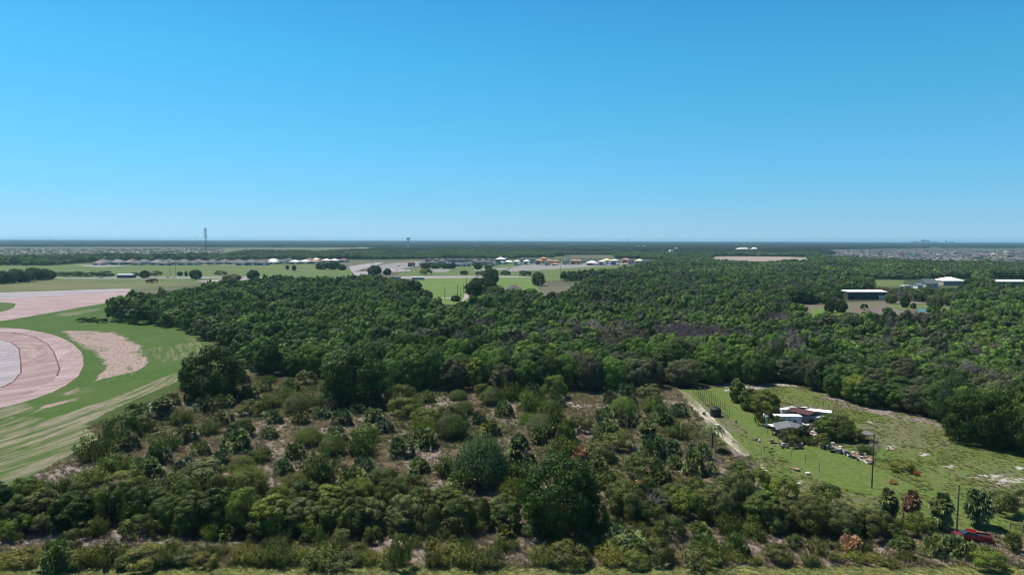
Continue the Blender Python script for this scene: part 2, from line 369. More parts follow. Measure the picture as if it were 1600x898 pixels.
sheet('grass_slope', slope_poly, .03, SLOPE, .8, 2.2, [
    (0, [(20, 650), (120, 655), (200, 640), (160, 685), (42, 748), (-60, 790), (-60, 690)], .52),
    (0, [(60, 660), (180, 620), (285, 578), (285, 592), (200, 632), (120, 672), (40, 700)], .66),
    (0, [(225, 545), (300, 535), (330, 555), (250, 566)], .40), (0, [(285, 520), (330, 540), (300, 545)], .42),
    (0, [(-60, 640), (40, 628), (60, 640), (0, 655), (-60, 665)], .5),
    (0, [(85, 490), (170, 480), (150, 486), (95, 496)], .55), (0, [(95, 470), (140, 466), (180, 473), (130, 480)], .38),
    (1, DIRT, .8), (1, [(165, 590), (215, 580), (120, 625), (60, 640), (80, 620)], .42),
    (2, [(-140, 640), (60, 660), (300, 590), (395, 580), (300, 602), (250, 624), (135, 668), (100, 668)], .0),
    (2, [(175, 640), (230, 615), (290, 592), (320, 592), (250, 625), (150, 668), (132, 664)], .9)], label='s')
PINK = soil('pink_sand', (.19, .135, .135), (.35, .262, .262), (.42, .345, .36), .35, (2.2, .12, 1), 0, arc=(-232, 280), c_amt=.45)
PINKD = soil('pink_sand_deep', (.17, .115, .115), (.31, .218, .215), (.37, .30, .30), .3, (2.2, .12, 1), 0, arc=(-232, 280))
PALE = soil('pale_sand', (.20, .175, .19), (.31, .275, .30), (.35, .315, .34), .3, (2.2, .12, 1), 0, arc=(-232, 280))
T1 = [(-160, 512), (0, 512), (40, 515), (75, 521), (105, 532), (125, 546), (131, 568), (118, 592), (84, 612), (34, 628), (0, 636), (-160, 668)]
A_ = [(-160, 519), (0, 519), (30, 521), (55, 527), (75, 538), (85, 552), (93, 575), (88, 590), (62, 608), (30, 622), (-160, 652)]
B_ = [(-160, 530), (0, 531), (18, 535), (30, 545), (32, 565), (33, 582), (20, 597), (0, 607), (-160, 625)]
sheet('dirt_track', T1, .05, PINK, 3.5)
sheet('dirt_track', A_, .07, PINKD, .3); sheet('sand_basin', B_, .09, PALE, .3)
T2 = [(-160, 463), (0, 461), (100, 457), (150, 455), (204, 452), (200, 462), (188, 471), (176, 466), (150, 462), (104, 463), (100, 467), (112, 474), (104, 482), (60, 491), (0, 502), (-160, 518)]
sheet('dirt_track', T2, .06, PINK, 2.2)
sheet('grass_island', [(-100, 472), (0, 472), (26, 474), (22, 481), (0, 488), (-100, 500)], .08, SLOPE, .8, 4, [(0, [(-100, 470), (30, 470), (0, 490)], .3)])
sheet('sand_road', [(-160, 462), (0, 460), (100, 456), (204, 450), (204, 455), (100, 461), (0, 468), (-160, 474)], .12, PALE, .4)
def bank(pl, h, wdt):
    """a low eroded earth step along a line"""
    pts = []
    for i in range(len(pl)-1):
        a, b = pl[i], pl[i+1]; k = max(1, int(math.hypot(b[0]-a[0], b[1]-a[1])/3))
        pts += [(a[0]+(b[0]-a[0])*j/k, a[1]+(b[1]-a[1])*j/k) for j in range(k)]
    pts = [G(*q) for q in pts]; mb = MB(); rnd = random.Random(4); prof = []
    for i, q in enumerate(pts):
        d = (pts[min(i+1, len(pts)-1)]-pts[max(i-1, 0)]).normalized(); s = Vector((-d.y, d.x, 0)); j = (rnd.random()-.5)*wdt*.5; hh = h*(.6+rnd.random()*.7)
        prof.append([q+s*(j-wdt), q+s*(j-wdt*.3)+Vector((0, 0, hh)), q+s*(j+wdt*.3)+Vector((0, 0, hh*.9)), q+s*(j+wdt)])
    for a, b in zip(prof, prof[1:]):
        for k in range(3): mb.poly((a[k], b[k], b[k+1], a[k+1]))
    return mb
SILT = flat('damp_soil', (.13, .095, .085), 1, .1)  # bank soil, a brown darker than the track sand
for pl in (A_[1:8], B_[1:-1]):
    o = bank(pl, .3, .3).build('earth_bank', SILT); tag(o, kind='structure')
# middle distance sheets: (name, polygon, z, material)
MEAD = soil('meadow', (.075, .095, .038), (.125, .14, .06), (.15, .135, .075), .05, (.4, 1.5, 1), 0)
MEAD2 = soil('meadow_green', (.07, .105, .035), (.11, .145, .05), (.12, .135, .06), .05, (.4, 1.2, 1), 0)
SPORT = soil('sports_turf', (.085, .14, .035), (.115, .17, .045), (.13, .165, .06), .04, (.3, 2, 1), 0)
ASPH = soil('pale_road', (.17, .165, .16), (.23, .225, .215), None, .2)
SANDF = soil('bare_field', (.22, .175, .15), (.30, .245, .215), (.17, .15, .11), .03, (.4, 1.5, 1), 0)
GREYF = soil('dry_field', (.085, .08, .055), (.13, .12, .085), (.07, .085, .04), .03, (.4, 1.5, 1), 0)
PLOT = soil('ploughed', (.115, .09, .085), (.165, .135, .125), (.1, .12, .05), .1, (.5, 1.5, 1), 0)
PATHM = soil('sandy_path', (.16, .155, .09), (.44, .41, .36), (.12, .13, .06), .7, (1.6, .5, 1), c_amt=.9)
S_ = [('field', [(-140, 445), (0, 441), (85, 437), (190, 434), (260, 437), (330, 442), (210, 453), (100, 457), (0, 461), (-160, 464)], .05, MEAD, 1),
      ('meadow', [(-160, 414), (160, 414), (560, 408), (600, 430), (400, 442), (330, 437), (90, 433), (-160, 436)], .1, MEAD2, 1),
      ('road', [(80, 433.5), (180, 433), (390, 431.5), (390, 434), (300, 435.5), (180, 436), (80, 435.6)], .2, ASPH, .2),
      ('sand_bank', [(115, 414.5), (160, 414), (200, 416), (150, 417)], .25, PALE, .5),
      ('bare_field', [(300, 411), (420, 411), (420, 414), (300, 414)], .3, SANDF, .4),
      ('dirt_road', [(330, 441), (300, 440), (350, 436), (390, 434), (420, 434), (380, 438)], .22, PALE, .4),
      ('building_site', [(530, 407), (690, 405), (690, 412), (640, 420), (600, 432), (560, 432), (550, 420)], .15, GREYF, 1),
      ('road', [(600, 412), (660, 408), (690, 407), (690, 409.5), (640, 413), (610, 419), (590, 427), (570, 428), (588, 418)], .3, ASPH, .3),
      ('road', [(545, 416), (590, 410), (600, 411), (560, 420), (550, 425)], .3, PALE, .5),
      ('road', [(598, 420), (640, 421), (642, 423.5), (600, 425.5)], .35, PALE, .5),
      ('sand_pile_ground', [(550, 425), (582, 424), (590, 429), (556, 431)], .32, PALE, .6),
      ('meadow', [(640, 414), (1010, 410), (1030, 416), (900, 440), (640, 440), (615, 425)], .12, MEAD2, 1),
      ('road', [(740, 421), (760, 420), (795, 418), (800, 420), (775, 423), (740, 424)], .3, ASPH, .3),
      ('road', [(790, 420), (830, 412), (1000, 411), (1000, 413), (840, 415), (806, 422), (790, 426)], .3, ASPH, .3),
      ('road', [(668, 421), (705, 420), (700, 425), (680, 426)], .3, ASPH, .3),
      ('road', [(600, 432.5), (650, 431.5), (830, 431.8), (830, 433.6), (650, 434), (600, 436)], .3, PALE, .3),
      ('sports_field', [(655, 434.5), (832, 434), (846, 460), (850, 476), (655, 476)], .2, SPORT, .3),
      ('path', [(672, 465), (714, 465), (714, 466.5), (672, 466.5)], .25, PALE, .2),
      ('path', [(743, 435), (747, 435), (731, 466), (722, 472), (726, 460)], .25, PALE, .2),
      ('bare_field', [(1118, 400.5), (1258, 401.5), (1262, 410), (1180, 410), (1130, 408), (1112, 405)], .4, SANDF, .5),
      ('meadow', [(985, 397), (1010, 397), (1120, 399), (1118, 401), (1000, 400)], .4, GREYF, .5),
      ('meadow', [(890, 399), (955, 399), (960, 404), (890, 404)], .4, GREYF, .5),
      ('field', [(1230, 476), (1290, 473), (1400, 470), (1490, 474), (1490, 490), (1430, 488), (1400, 492), (1270, 500), (1232, 486)], .1, PLOT, 1),
      ('meadow', [(1390, 474), (1480, 474), (1478, 484), (1400, 484)], .15, MEAD2, 1),
      ('meadow', [(1268, 482), (1330, 486), (1325, 496), (1270, 500)], .15, SPORT, 1),
      ('meadow', [(1366, 438), (1412, 438), (1412, 447), (1370, 448)], .2, MEAD2, 1),
      ('sand_path', [(1448, 481), (1480, 484), (1482, 488), (1452, 485)], .22, PALE, .5),
      ('meadow', [(150, 391), (560, 386.5), (600, 389), (540, 395), (330, 401), (150, 403)], .6, GREYF, 1),
      ('meadow', [(215, 401), (340, 398), (345, 401), (220, 404)], .8, MEAD2, .5),
      ('field', [(330, 389), (540, 387.5), (540, 390), (330, 393)], .9, MEAD, .5),
      ('field', [(-100, 386), (330, 386), (330, 399), (-100, 404)], .5, GREYF, .6),
      ('field', [(1290, 391), (1700, 390), (1700, 414), (1480, 412), (1290, 400)], .5, GREYF, .6),
      ('field', [(560, 386.5), (700, 387), (700, 389.5), (560, 389)], .7, SANDF, .5),
      ('field', [(1200, 390), (1300, 391), (1300, 394), (1200, 393)], .7, GREYF, .5),
      ('path', [(1063, 611), (1071, 611), (1100, 640), (1115, 655), (1150, 688), (1170, 706), (1172, 712), (1162, 712), (1140, 695), (1108, 664), (1092, 648)], .02, PATHM, 2.6),
      ('gravel_yard', [(1100, 602), (1125, 604), (1160, 608), (1200, 608), (1200, 600), (1150, 597)], .02, PALE, 1.5),
      ('gravel_yard', [(1200, 660), (1205, 636), (1232, 630), (1282, 634), (1305, 650), (1290, 665), (1250, 690), (1222, 692)], .02, PLOT, 1.5)]
for nm, pl, z, mt_, rg in S_:
    sheet(nm, pl, z, mt_, rg, smooth=len(pl) > 5)
WATER = flat('pond_water', (.10, .22, .20), .15, .5, var=.1)
for pl in ([(1432, 484), (1450, 482), (1453, 486), (1438, 489)], [(612, 440), (626, 439), (628, 444), (614, 445)]):
    sheet('pond_water', pl, .35, WATER, .2, smooth=False)
sheet('grass_verge', [(-200, 883), (500, 884), (1000, 885), (1700, 886), (1800, 960), (-300, 960)], .03, soil('verge_grass', (.12, .14, .05), (.19, .20, .085), (.25, .22, .14), 1.2), 2.5)

# ------------------------------------------------------------------ plant meshes
def leaves_mesh(name, pos, nrm, size, rng, material, asp=1.0, up=None):
    """free quads: position, facing and size of every leaf"""
    n_ = len(pos); nrm = nrm/np.maximum(np.linalg.norm(nrm, axis=1, keepdims=True), 1e-6)
    r = rng.normal(size=(n_, 3)) if up is None else up+rng.normal(size=(n_, 3))*.25
    t = np.cross(nrm, r); t /= np.maximum(np.linalg.norm(t, axis=1, keepdims=True), 1e-6); b = np.cross(nrm, t)
    s = (size*(rng.uniform(.6, 1.4, n_)))[:, None]
    if np.ndim(asp) == 0: pass
    v = np.stack([pos-t*s*.5, pos-b*s*.6*asp+t*s*.15, pos+t*s*.5, pos+b*s*.6*asp-t*s*.1], 1).reshape(-1, 3)
    return meshnp(name, v, np.arange(n_*4), 4, [material])
def crown_pts(rng, rx, rz, zc, nlobe, n_, lobe=(.22, .38), bottom=-.75, jag=.16):
    d = rng.normal(size=(nlobe*3, 3)); d /= np.linalg.norm(d, axis=1, keepdims=True); d = d[d[:, 2] > bottom][:nlobe]
    zz_ = np.abs(d[:, 2:3]); hh_ = np.linalg.norm(d[:, :2], axis=1, keepdims=True); low_ = d[:, 2:3] < 0; d = np.concatenate([np.where(low_, d[:, :2]/np.maximum(hh_, .15)*np.sqrt(np.clip(1-zz_**3, 0.1, 1)), d[:, :2]), d[:, 2:3]], 1)
    k = len(d); rr = rng.uniform(.5, .9, k)**.7
    c = d*rr[:, None]*np.array([rx, rx, rz]); lr = rng.uniform(*lobe, k)*rx
    w_ = lr**2; idx = rng.choice(k, n_, p=w_/w_.sum())
    e = rng.normal(size=(n_, 3)); e /= np.linalg.norm(e, axis=1, keepdims=True)
    outw = d[idx]*np.array([1, 1, 1.2]); e = e+outw*.75; e /= np.linalg.norm(e, axis=1, keepdims=True)
    rad = lr[idx]*rng.uniform(.72, 1.0+jag, n_)
    pos = c[idx]+e*rad[:, None]*np.array([1, 1, .85]); pos[:, 2] += zc
    nr = e+rng.normal(size=(n_, 3))*.32
    return pos, nr
def trunk_mesh(rng, h, r, rx, lean=.3, limbs=5):
    mb = MB(); a = rng.uniform(0, 6.28); tx, ty = math.cos(a)*lean, math.sin(a)*lean
    mb.tube([(0, 0, -.2), (tx*.3, ty*.3, h*.35), (tx, ty, h*.75)], [r*1.3, r, r*.45], 7)
    for k in range(limbs):
        b = 6.28*k/limbs+rng.uniform(-.4, .4); z0 = h*rng.uniform(.25, .5); q = rx*rng.uniform(.45, .8)
        mb.tube([(tx*.3, ty*.3, z0), (math.cos(b)*q*.5, math.sin(b)*q*.5, z0+h*.18), (math.cos(b)*q, math.sin(b)*q, z0+h*rng.uniform(.28, .42))], [r*.5, r*.32, r*.12], 5)
    return mb.mesh('trunk', BARK)
PRO = {}     # kind -> list of dicts(part -> mesh), nominal height, nominal width
def add_pro(kind, parts, h, w_): PRO.setdefault(kind, []).append((parts, h, w_))
for s in range(5):      # broad oak, 10 m high 10 m wide
    g = np.random.default_rng(10+s); pos, nr = crown_pts(g, 4.6, 4.6+.3*(s % 2), 4.9, 170, 21000, (.19, .29), -.97)
    pos[:, 2] = np.maximum(pos[:, 2], .25+g.uniform(0, .6, len(pos)))
    add_pro('oak', dict(crown=leaves_mesh('crown', pos, nr, .23, g, LEAF), trunk=trunk_mesh(g, 9, .38, 4.2)), 10, 10)
for s in range(4):      # upright dense tree
    g = np.random.default_rng(30+s); pos, nr = crown_pts(g, 3.1, 4.9, 4.8, 110, 14000, (.22, .34), -.97)
    pos[:, 2] = np.maximum(pos[:, 2], .15+g.uniform(0, .6, len(pos)))
    add_pro('upright', dict(crown=leaves_mesh('crown', pos, nr, .23, g, LEAF), trunk=trunk_mesh(g, 9, .25, 2.6)), 10, 7)
for s in range(5):      # thicket shrub, 3 m high, 4.4 wide
    g = np.random.default_rng(50+s); pos, nr = crown_pts(g, 1.9, 1.6, 1.35, 30, 5000, (.18, .38), -.4, .35)
    pos[:, 2] = np.abs(pos[:, 2])+.02
    mb = MB()
    for k in range(7):
        a = g.uniform(0, 6.28); mb.tube([(math.cos(a)*.15, math.sin(a)*.15, 0), (math.cos(a)*.8, math.sin(a)*.8, 1.7), (math.cos(a)*1.3, math.sin(a)*1.3, 2.7)], [.05, .035, .01], 4)
    add_pro('shrub', dict(foliage=leaves_mesh('foliage', pos, nr, .135, g, LEAF), stem=mb.mesh('stem', BARK)), 3, 4.4)
for s in range(3):      # feathery bush of fine upright sprays, 6 m high 8 wide
    g = np.random.default_rng(70+s); k = 420; a = g.uniform(0, 6.28, k); q = np.sqrt(g.uniform(0, 1, k)); tip = np.stack([np.cos(a)*q*3.6, np.sin(a)*q*3.6, 6.0*np.sqrt(np.clip(1-q*q*.8, .05, 1))*g.uniform(.72, 1.05, k)], 1)
    idx = g.integers(0, k, 18000); t = g.uniform(.35, 1, 18000)[:, None]**.7; base = tip*np.array([.6, .6, 0])
    pos = base[idx]*(1-t)+tip[idx]*t+g.normal(size=(18000, 3))*.28*np.array([1, 1, .8]); pos[:, 2] = np.abs(pos[:, 2])+.05
    nr = pos*np.array([1, 1, .6])+g.normal(size=pos.shape)*1.6
    mb = MB()
    for j in range(14): mb.tube([(0, 0, 0), tuple(base[j]*.4+tip[j]*.2), tuple(tip[j]*.9)], [.06, .04, .02], 4)
    add_pro('feathery', dict(foliage=leaves_mesh('foliage', pos, nr, .11, g, LEAF, 1.9, np.array([0, 0, 1.])), stem=mb.mesh('stem', BARK)), 6, 8)
def fans(g, centres, dirs, rad, blades=9, droop=.35):
    """fan fronds: blades spread round a stalk end"""
    V = []
    for c, d in zip(centres, dirs):
        d = d/np.linalg.norm(d); s = np.cross(d, [0, 0, 1.]); s /= max(np.linalg.norm(s), 1e-6); u = np.cross(s, d)
        roll = g.uniform(-.7, .7); s2 = s*math.cos(roll)+u*math.sin(roll); u2 = np.cross(s2, d); r = rad*g.uniform(.75, 1.2)
        for k in range(blades):
            a = -1.75+3.5*k/(blades-1)+g.uniform(-.08, .08); e = d*math.cos(a)+s2*math.sin(a); w2 = (d*-math.sin(a)+s2*math.cos(a))*r*.12
            mid = c+e*r*.6+u2*r*.12*abs(math.sin(a)); tp = c+e*r-np.array([0, 0, droop*r*g.uniform(.4, 1.3)])
            V += [c, mid-w2, tp, mid+w2]
    return np.array(V)
def frond_mesh(name, V, material): return meshnp(name, V, np.arange(len(V)), 4, [material])
for s in range(5):      # palmetto clump 3 m high 4.6 wide : several heads
    g = np.random.default_rng(90+s); C = []; D = []; nh = 3+s % 3
    hd = [(np.array([math.cos(a)*q_, math.sin(a)*q_, 0.]), g.uniform(.85, 1.1)) for a, q_ in [(6.28*h_/nh+g.uniform(-.5, .5), g.uniform(.5, 1.0)) for h_ in range(nh)]]
    for k in range(230):
        hc, sc_ = hd[g.integers(0, nh)]; d = g.normal(size=3); d[2] = abs(d[2])*.95; d /= np.linalg.norm(d); C.append(hc+d*np.array([1.0, 1.0, 1.75])*sc_*g.uniform(.72, 1.0)); D.append(d+np.array([0, 0, -.15]))
    V = fans(g, C, D, .46, 8, .4); V[:, 2] = np.maximum(V[:, 2], .03)
    add_pro('palmetto', dict(fronds=frond_mesh('fronds', V, FROND)), 2.5, 4.6)
for s in range(2):      # sabal palm with trunk, 5 m
    g = np.random.default_rng(110+s); C = []; D = []
    for k in range(150):
        d = g.normal(size=3); d[2] = d[2]*.9+.05; d /= np.linalg.norm(d); C.append(np.array([0, 0, 2.5])+d*np.array([1.05, 1.05, 1.8])*g.uniform(.55, 1.0)); D.append(d)
    V = fans(g, C, D, .72, 9, .5); V[:, 2] = np.maximum(V[:, 2], .1)
    mb = MB().tube([(0, 0, -.2), (.05, .05, 1.8), (0, 0, 3.7)], [.24, .19, .2], 8)
    add_pro('palm', dict(fronds=frond_mesh('fronds', V, FROND), trunk=mb.mesh('trunk', BARK)), 5, 4)
g = np.random.default_rng(120); V = []       # feather palm, 6 m: drooping pinnate fronds
for k in range(16):
    a = 6.28*k/16; prev = np.array([0, 0, 4.6])
    for j in range(12):
        t = (j+1)/12; p_ = np.array([math.cos(a)*2.1*t, math.sin(a)*2.1*t, 4.6+1.1*math.sin(t*2.6)*.9-1.2*t*t]); sd_ = np.array([-math.sin(a), math.cos(a), 0])*(.55*(1-t*.6)); dn = np.array([0, 0, -.28])
        V += [prev, p_+sd_+dn, p_+sd_*.9+dn*1.1, p_, prev, p_-sd_+dn, p_-sd_*.9+dn*1.1, p_]; prev = p_
add_pro('feather_palm', dict(fronds=frond_mesh('fronds', np.array(V), FROND), trunk=MB().tube([(0, 0, -.2), (0, 0, 4.6)], [.2, .14], 7).mesh('trunk', BARK)), 6, 4.4)
def twigs(g, mb, p, d, ln, r, depth):
    q = p+d*ln; mb.tube([tuple(p), tuple(q)], [r, r*.6], 4 if depth < 3 else 3, cap=False)
    if depth >= 5: return
    for k in range(3 if depth else 5):
        e = d+g.normal(size=3)*.55; e[2] = abs(e[2])*.7+.12; e /= np.linalg.norm(e); twigs(g, mb, q, e, ln*g.uniform(.6, .82), max(r*.6, .035), depth+1)
for s in range(3):      # bare grey tree 9 m
    g = np.random.default_rng(130+s); mb = MB(); twigs(g, mb, np.array([0, 0, -.2]), np.array([.05, 0, 1.]), 2.9, .24, 0)
    me = mb.mesh('branches', BAREWOOD); add_pro('bare', dict(branches=me), 9, 7)
for s in range(4):      # low weedy bush 1.6 m
    g = np.random.default_rng(150+s); k = 60; a = g.uniform(0, 6.28, k); q = np.sqrt(g.uniform(0, 1, k)); tip = np.stack([np.cos(a)*q*1.5, np.sin(a)*q*1.5, 1.7*(1-.4*q*q)*g.uniform(.6, 1.1, k)], 1)
    idx = g.integers(0, k, 3000); t = g.uniform(.1, 1, 3000)[:, None]; base = tip*np.array([.4, .4, 0]); pos = base[idx]*(1-t)+tip[idx]*t+g.normal(size=(3000, 3))*.12; pos[:, 2] = np.abs(pos[:, 2])
    add_pro('weed', dict(foliage=leaves_mesh('foliage', pos, pos*np.array([1, 1, .4])+g.normal(size=pos.shape), .085, g, LEAF, 1.6, np.array([0, 0, 1.]))), 1.6, 3)
random.seed(5)
GREENS = {}; GREENS.update(dark=(.026, .052, .014), mid=(.058, .090, .034), bright=(.086, .130, .038), yellow=(.10, .13, .042), olive=(.078, .095, .042), grey=(.085, .105, .062),
              blue=(.042, .086, .045), frond=(.062, .092, .048), rust=(.20, .085, .05), straw=(.24, .19, .12), weedy=(.12, .135, .055), pinkdry=(.32, .2, .15))
GREENS = {k: (v[0]*1.3, v[1]*1.2, v[2]*.9) for k, v in GREENS.items()}
def plant(kind, name, px, py, wpx, hpx, col, label=None, cat=None, group=None, v=None, rot=None):
    """a plant rooted at pixel (px, py), wpx wide and hpx high in the photograph"""
    lst = PRO[kind]; parts, h, w_ = lst[(v if v is not None else random.randrange(len(lst))) % len(lst)]
    s = ppm(px, py); sx = wpx/s/w_; sz = hpx/s/h; p_ = G(px, py)
    r = link(name, None); r.location = (p_.x, p_.y, 0); r.rotation_euler = (0, 0, random.uniform(0, 6.28) if rot is None else rot); r.scale = (sx, sx, sz)
    c = GREENS[col] if isinstance(col, str) else col; j = random.uniform(.85, 1.18)
    for pn, me in parts.items():
        o = link(pn, me, r); o.color = (c[0]*j*random.uniform(.93, 1.08), c[1]*j, c[2]*j, 1)
    tag(r, label, cat, group); r['_col'] = col if isinstance(col, str) else 'x'; r['_px'] = px; r['_py'] = py
    return r
ORD = ['leftmost', 'second', 'third', 'fourth', 'fifth', 'sixth', 'seventh', 'eighth', 'ninth', 'tenth', 'eleventh', 'twelfth', 'thirteenth', 'fourteenth', 'fifteenth', 'sixteenth', 'seventeenth', 'eighteenth', 'nineteenth', 'twentieth']
ORD += ['twenty '+x if x != 'leftmost' else 'twenty first' for x in ORD[:9]]; ORD[20:] = ['twenty-'+x for x in ('first', 'second', 'third', 'fourth', 'fifth', 'sixth', 'seventh', 'eighth', 'ninth')]
ORD += ['thirtieth']+['thirty-'+x for x in ('first', 'second', 'third', 'fourth', 'fifth', 'sixth', 'seventh', 'eighth', 'ninth')]
def number(objs, fmt):
    """labels by look and place; ordinals run from the left among those that look and stand alike"""
    groups = {}
    for o in objs: groups.setdefault(fmt(o), []).append(o)
    for txt, os_ in groups.items():
        os_.sort(key=lambda o: o['_px'])
        for i, o in enumerate(os_):
            if len(os_) == 1: o['label'] = txt.replace('{n}, ', '').replace('{n}', '')
            else: o['label'] = txt.replace('{n}', (ORD[i]+' from left') if i else 'leftmost')
CW = dict(weedy='pale olive', dark='dark green', mid='mid green', bright='bright green', yellow='yellow green', olive='olive green', grey='grey green', blue='blue green', frond='green', rust='rust brown', straw='straw coloured', pinkdry='pinkish dry')

# ------------------------------------------------------------------ single plants seen in the photograph
plant('oak', 'oak_tree', 333, 624, 98, 84, 'dark', 'very dark round oak standing out at the left end of the palmetto scrub', 'tree', v=0)
plant('oak', 'oak_tree', 552, 632, 104, 88, 'dark', 'large dark oak standing forward of the wood over the palmetto scrub', 'tree', v=1)
plant('oak', 'oak_tree', 872, 832, 126, 126, (.032, .066, .016), 'biggest dark oak towering over the front hedgerow', 'tree', v=2)
plant('feathery', 'feathery_bush', 752, 758, 96, 84, (.065, .115, .045), 'big feathery blue green bush left of the biggest dark oak', 'bush', v=0)
plant('palm', 'palm_tree', 806, 742, 44, 66, 'frond', 'dark sabal palm standing at the right side of the feathery bush', 'palm tree')
plant('feather_palm', 'feather_palm', 1113, 706, 40, 48, 'frond', 'slender palm with drooping feathery fronds beside the sandy path', 'palm tree')
plant('palm', 'palm_tree', 1423, 822, 40, 66, (.15, .085, .06), 'palm with rust brown dead fronds below grey ones', 'palm tree')
plant('palm', 'palm_tree', 1387, 815, 42, 60, 'frond', 'green sabal palm left of the rust brown palm', 'palm tree')
plant('palm', 'palm_tree', 1470, 828, 50, 68, 'frond', 'dark sabal palm close left of the right utility pole', 'palm tree')
plant('palm', 'palm_tree', 1527, 822, 58, 68, 'frond', 'broad dark sabal palm behind the red pickup truck', 'palm tree')
plant('palmetto', 'palmetto', 1331, 862, 48, 38, (.26, .15, .11), 'dead orange brown palmetto at the front edge', 'palmetto')
plant('palmetto', 'palmetto', 612, 832, 30, 22, 'pinkdry', 'pale pink dead palmetto fronds below the hedgerow', 'palmetto')
plant('palmetto', 'palmetto', 905, 716, 36, 30, (.26, .15, .11), 'brown dead palm heap left of a small round palmetto', 'palmetto')
plant('palmetto', 'palmetto', 1000, 756, 22, 12, (.30, .18, .12), 'small orange dead frond heap in the dry clearing', 'palmetto')
plant('palmetto', 'palmetto', 328, 658, 26, 22, (.2, .09, .06), 'small reddish dead palmetto below the very dark round oak', 'palmetto')
for x, y, w_, h, c, l in ((92, 888, 62, 70, 'frond', 'big bluish palmetto clump at the left end of the front strip'), (980, 862, 95, 46, 'frond', 'wide pale palmetto clump below the biggest dark oak'), (1100, 862, 60, 42, (.06, .09, .025), 'left half of the wide yellowish palmetto mass behind the front strip'), (1150, 868, 66, 46, (.06, .09, .025), 'right half of the wide yellowish palmetto mass behind the front strip'),
                          (1460, 866, 52, 40, 'frond', 'palmetto clump in front of the right utility pole, left one'), (1490, 867, 60, 46, 'frond', 'palmetto clump in front of the red pickup truck'), (1512, 866, 34, 30, 'frond', 'small palmetto clump touching the front of the red pickup truck'), (932, 706, 32, 34, 'frond', 'small neat round palmetto standing alone in the dry clearing'), (1090, 738, 66, 62, 'frond', 'large round palmetto clump beside the sandy path'),
                          (1032, 758, 54, 42, 'frond', 'low palmetto clump in the dry clearing above the hedgerow'), (1022, 718, 62, 52, (.045, .08, .03), 'tall round palmetto clump in the middle of the path side thicket'), (840, 694, 42, 40, 'frond', 'round palmetto left of the feathery sapling'), (868, 682, 44, 52, 'frond', 'tall palmetto group above the biggest dark oak'),
                          (653, 696, 36, 34, 'frond', 'dense dark palmetto mound in the middle of the scrub field'), (620, 640, 30, 42, 'frond', 'neat round palmetto right of the large dark oak'), (950, 762, 46, 34, 'frond', 'palmetto clump at the right shoulder of the biggest dark oak')):
    plant('palmetto', 'palmetto', x, y, w_, h, c, l, 'palmetto')
for x, y, w_, h, c, l in ((625, 886, 38, 52, 'mid', 'tall green bush standing in the front strip below the pink dead fronds'), (1540, 886, 60, 28, 'bright', 'bright green bush in the front strip below the pickup truck'), (1583, 862, 28, 28, 'mid', 'small round bush right of the pickup truck'), (865, 622, 44, 34, 'bright', 'bright yellow green bush at the wood edge'), (520, 640, 42, 30, 'blue', 'soft blue green bush at the foot of the large dark oak'),
                          (885, 700, 34, 44, 'mid', 'upright feathery sapling behind the brown dead palm heap')):
    plant('shrub', 'bush', x, y, w_, h, c, l, 'bush')
plant('upright', 'tree', 1152, 628, 26, 38, 'bright', 'small bright lone tree by the trellis garden', 'tree')
plant('upright', 'tree', 1172, 640, 34, 34, 'mid', 'mid green tree behind the white trailer, left one', 'tree')
plant('upright', 'tree', 1196, 650, 46, 42, 'yellow', 'yellowish dense tree close left of the white trailer', 'tree')
plant('oak', 'tree', 1305, 684, 62, 38, 'mid', 'wide low tree covering the right side of the junk yard', 'tree')
plant('feathery', 'feathery_bush', 1490, 668, 60, 88, (.045, .08, .035), 'tall feathery tree at the corner of the right hand wood', 'tree')
plant('bare', 'bare_tree', 1368, 718, 22, 34, 'grey', 'small bare brown sapling beside the left utility pole', 'tree')
plant('bare', 'bare_tree', 1012, 806, 54, 44, 'grey', 'bare grey tree in the front hedgerow', 'tree')
for x, y, w_, h, l in ((725, 560, 40, 52, 'bare grey tree at the left of the wood interior'), (838, 560, 46, 55, 'tall bare grey tree deep in the wood, left of three'), (905, 542, 60, 50, 'wide bare grey tree deep in the wood, middle of three'), (960, 546, 60, 52, 'wide bare grey tree deep in the wood, right of three'), (1020, 545, 60, 50, 'bare brownish grey tree right of the three wide ones'), (1235, 590, 52, 76, 'tall bare tree over the gravel clearing'), (1515, 635, 72, 80, 'large bare grey tree rising behind the feathery tree'), (1560, 640, 60, 64, 'bare grey tree at the right end of the wood'), (1205, 500, 50, 30, 'bare brown tree below the long green shed')):
    plant('bare', 'bare_tree', x, y, w_, h, 'grey', l, 'tree', rot=x)
for x, y, w_, h, c, l in ((1512, 690, 74, 84, 'dark', 'bulky dark tree right of the feathery tree at the wood corner'), (1562, 700, 78, 94, 'dark', 'bulky dark tree near the right border, second of the big three'), (1606, 708, 80, 96, 'mid', 'bulky tree cut by the right border')):
    plant('oak', 'oak_tree', x, y, w_, h, c, l, 'tree')
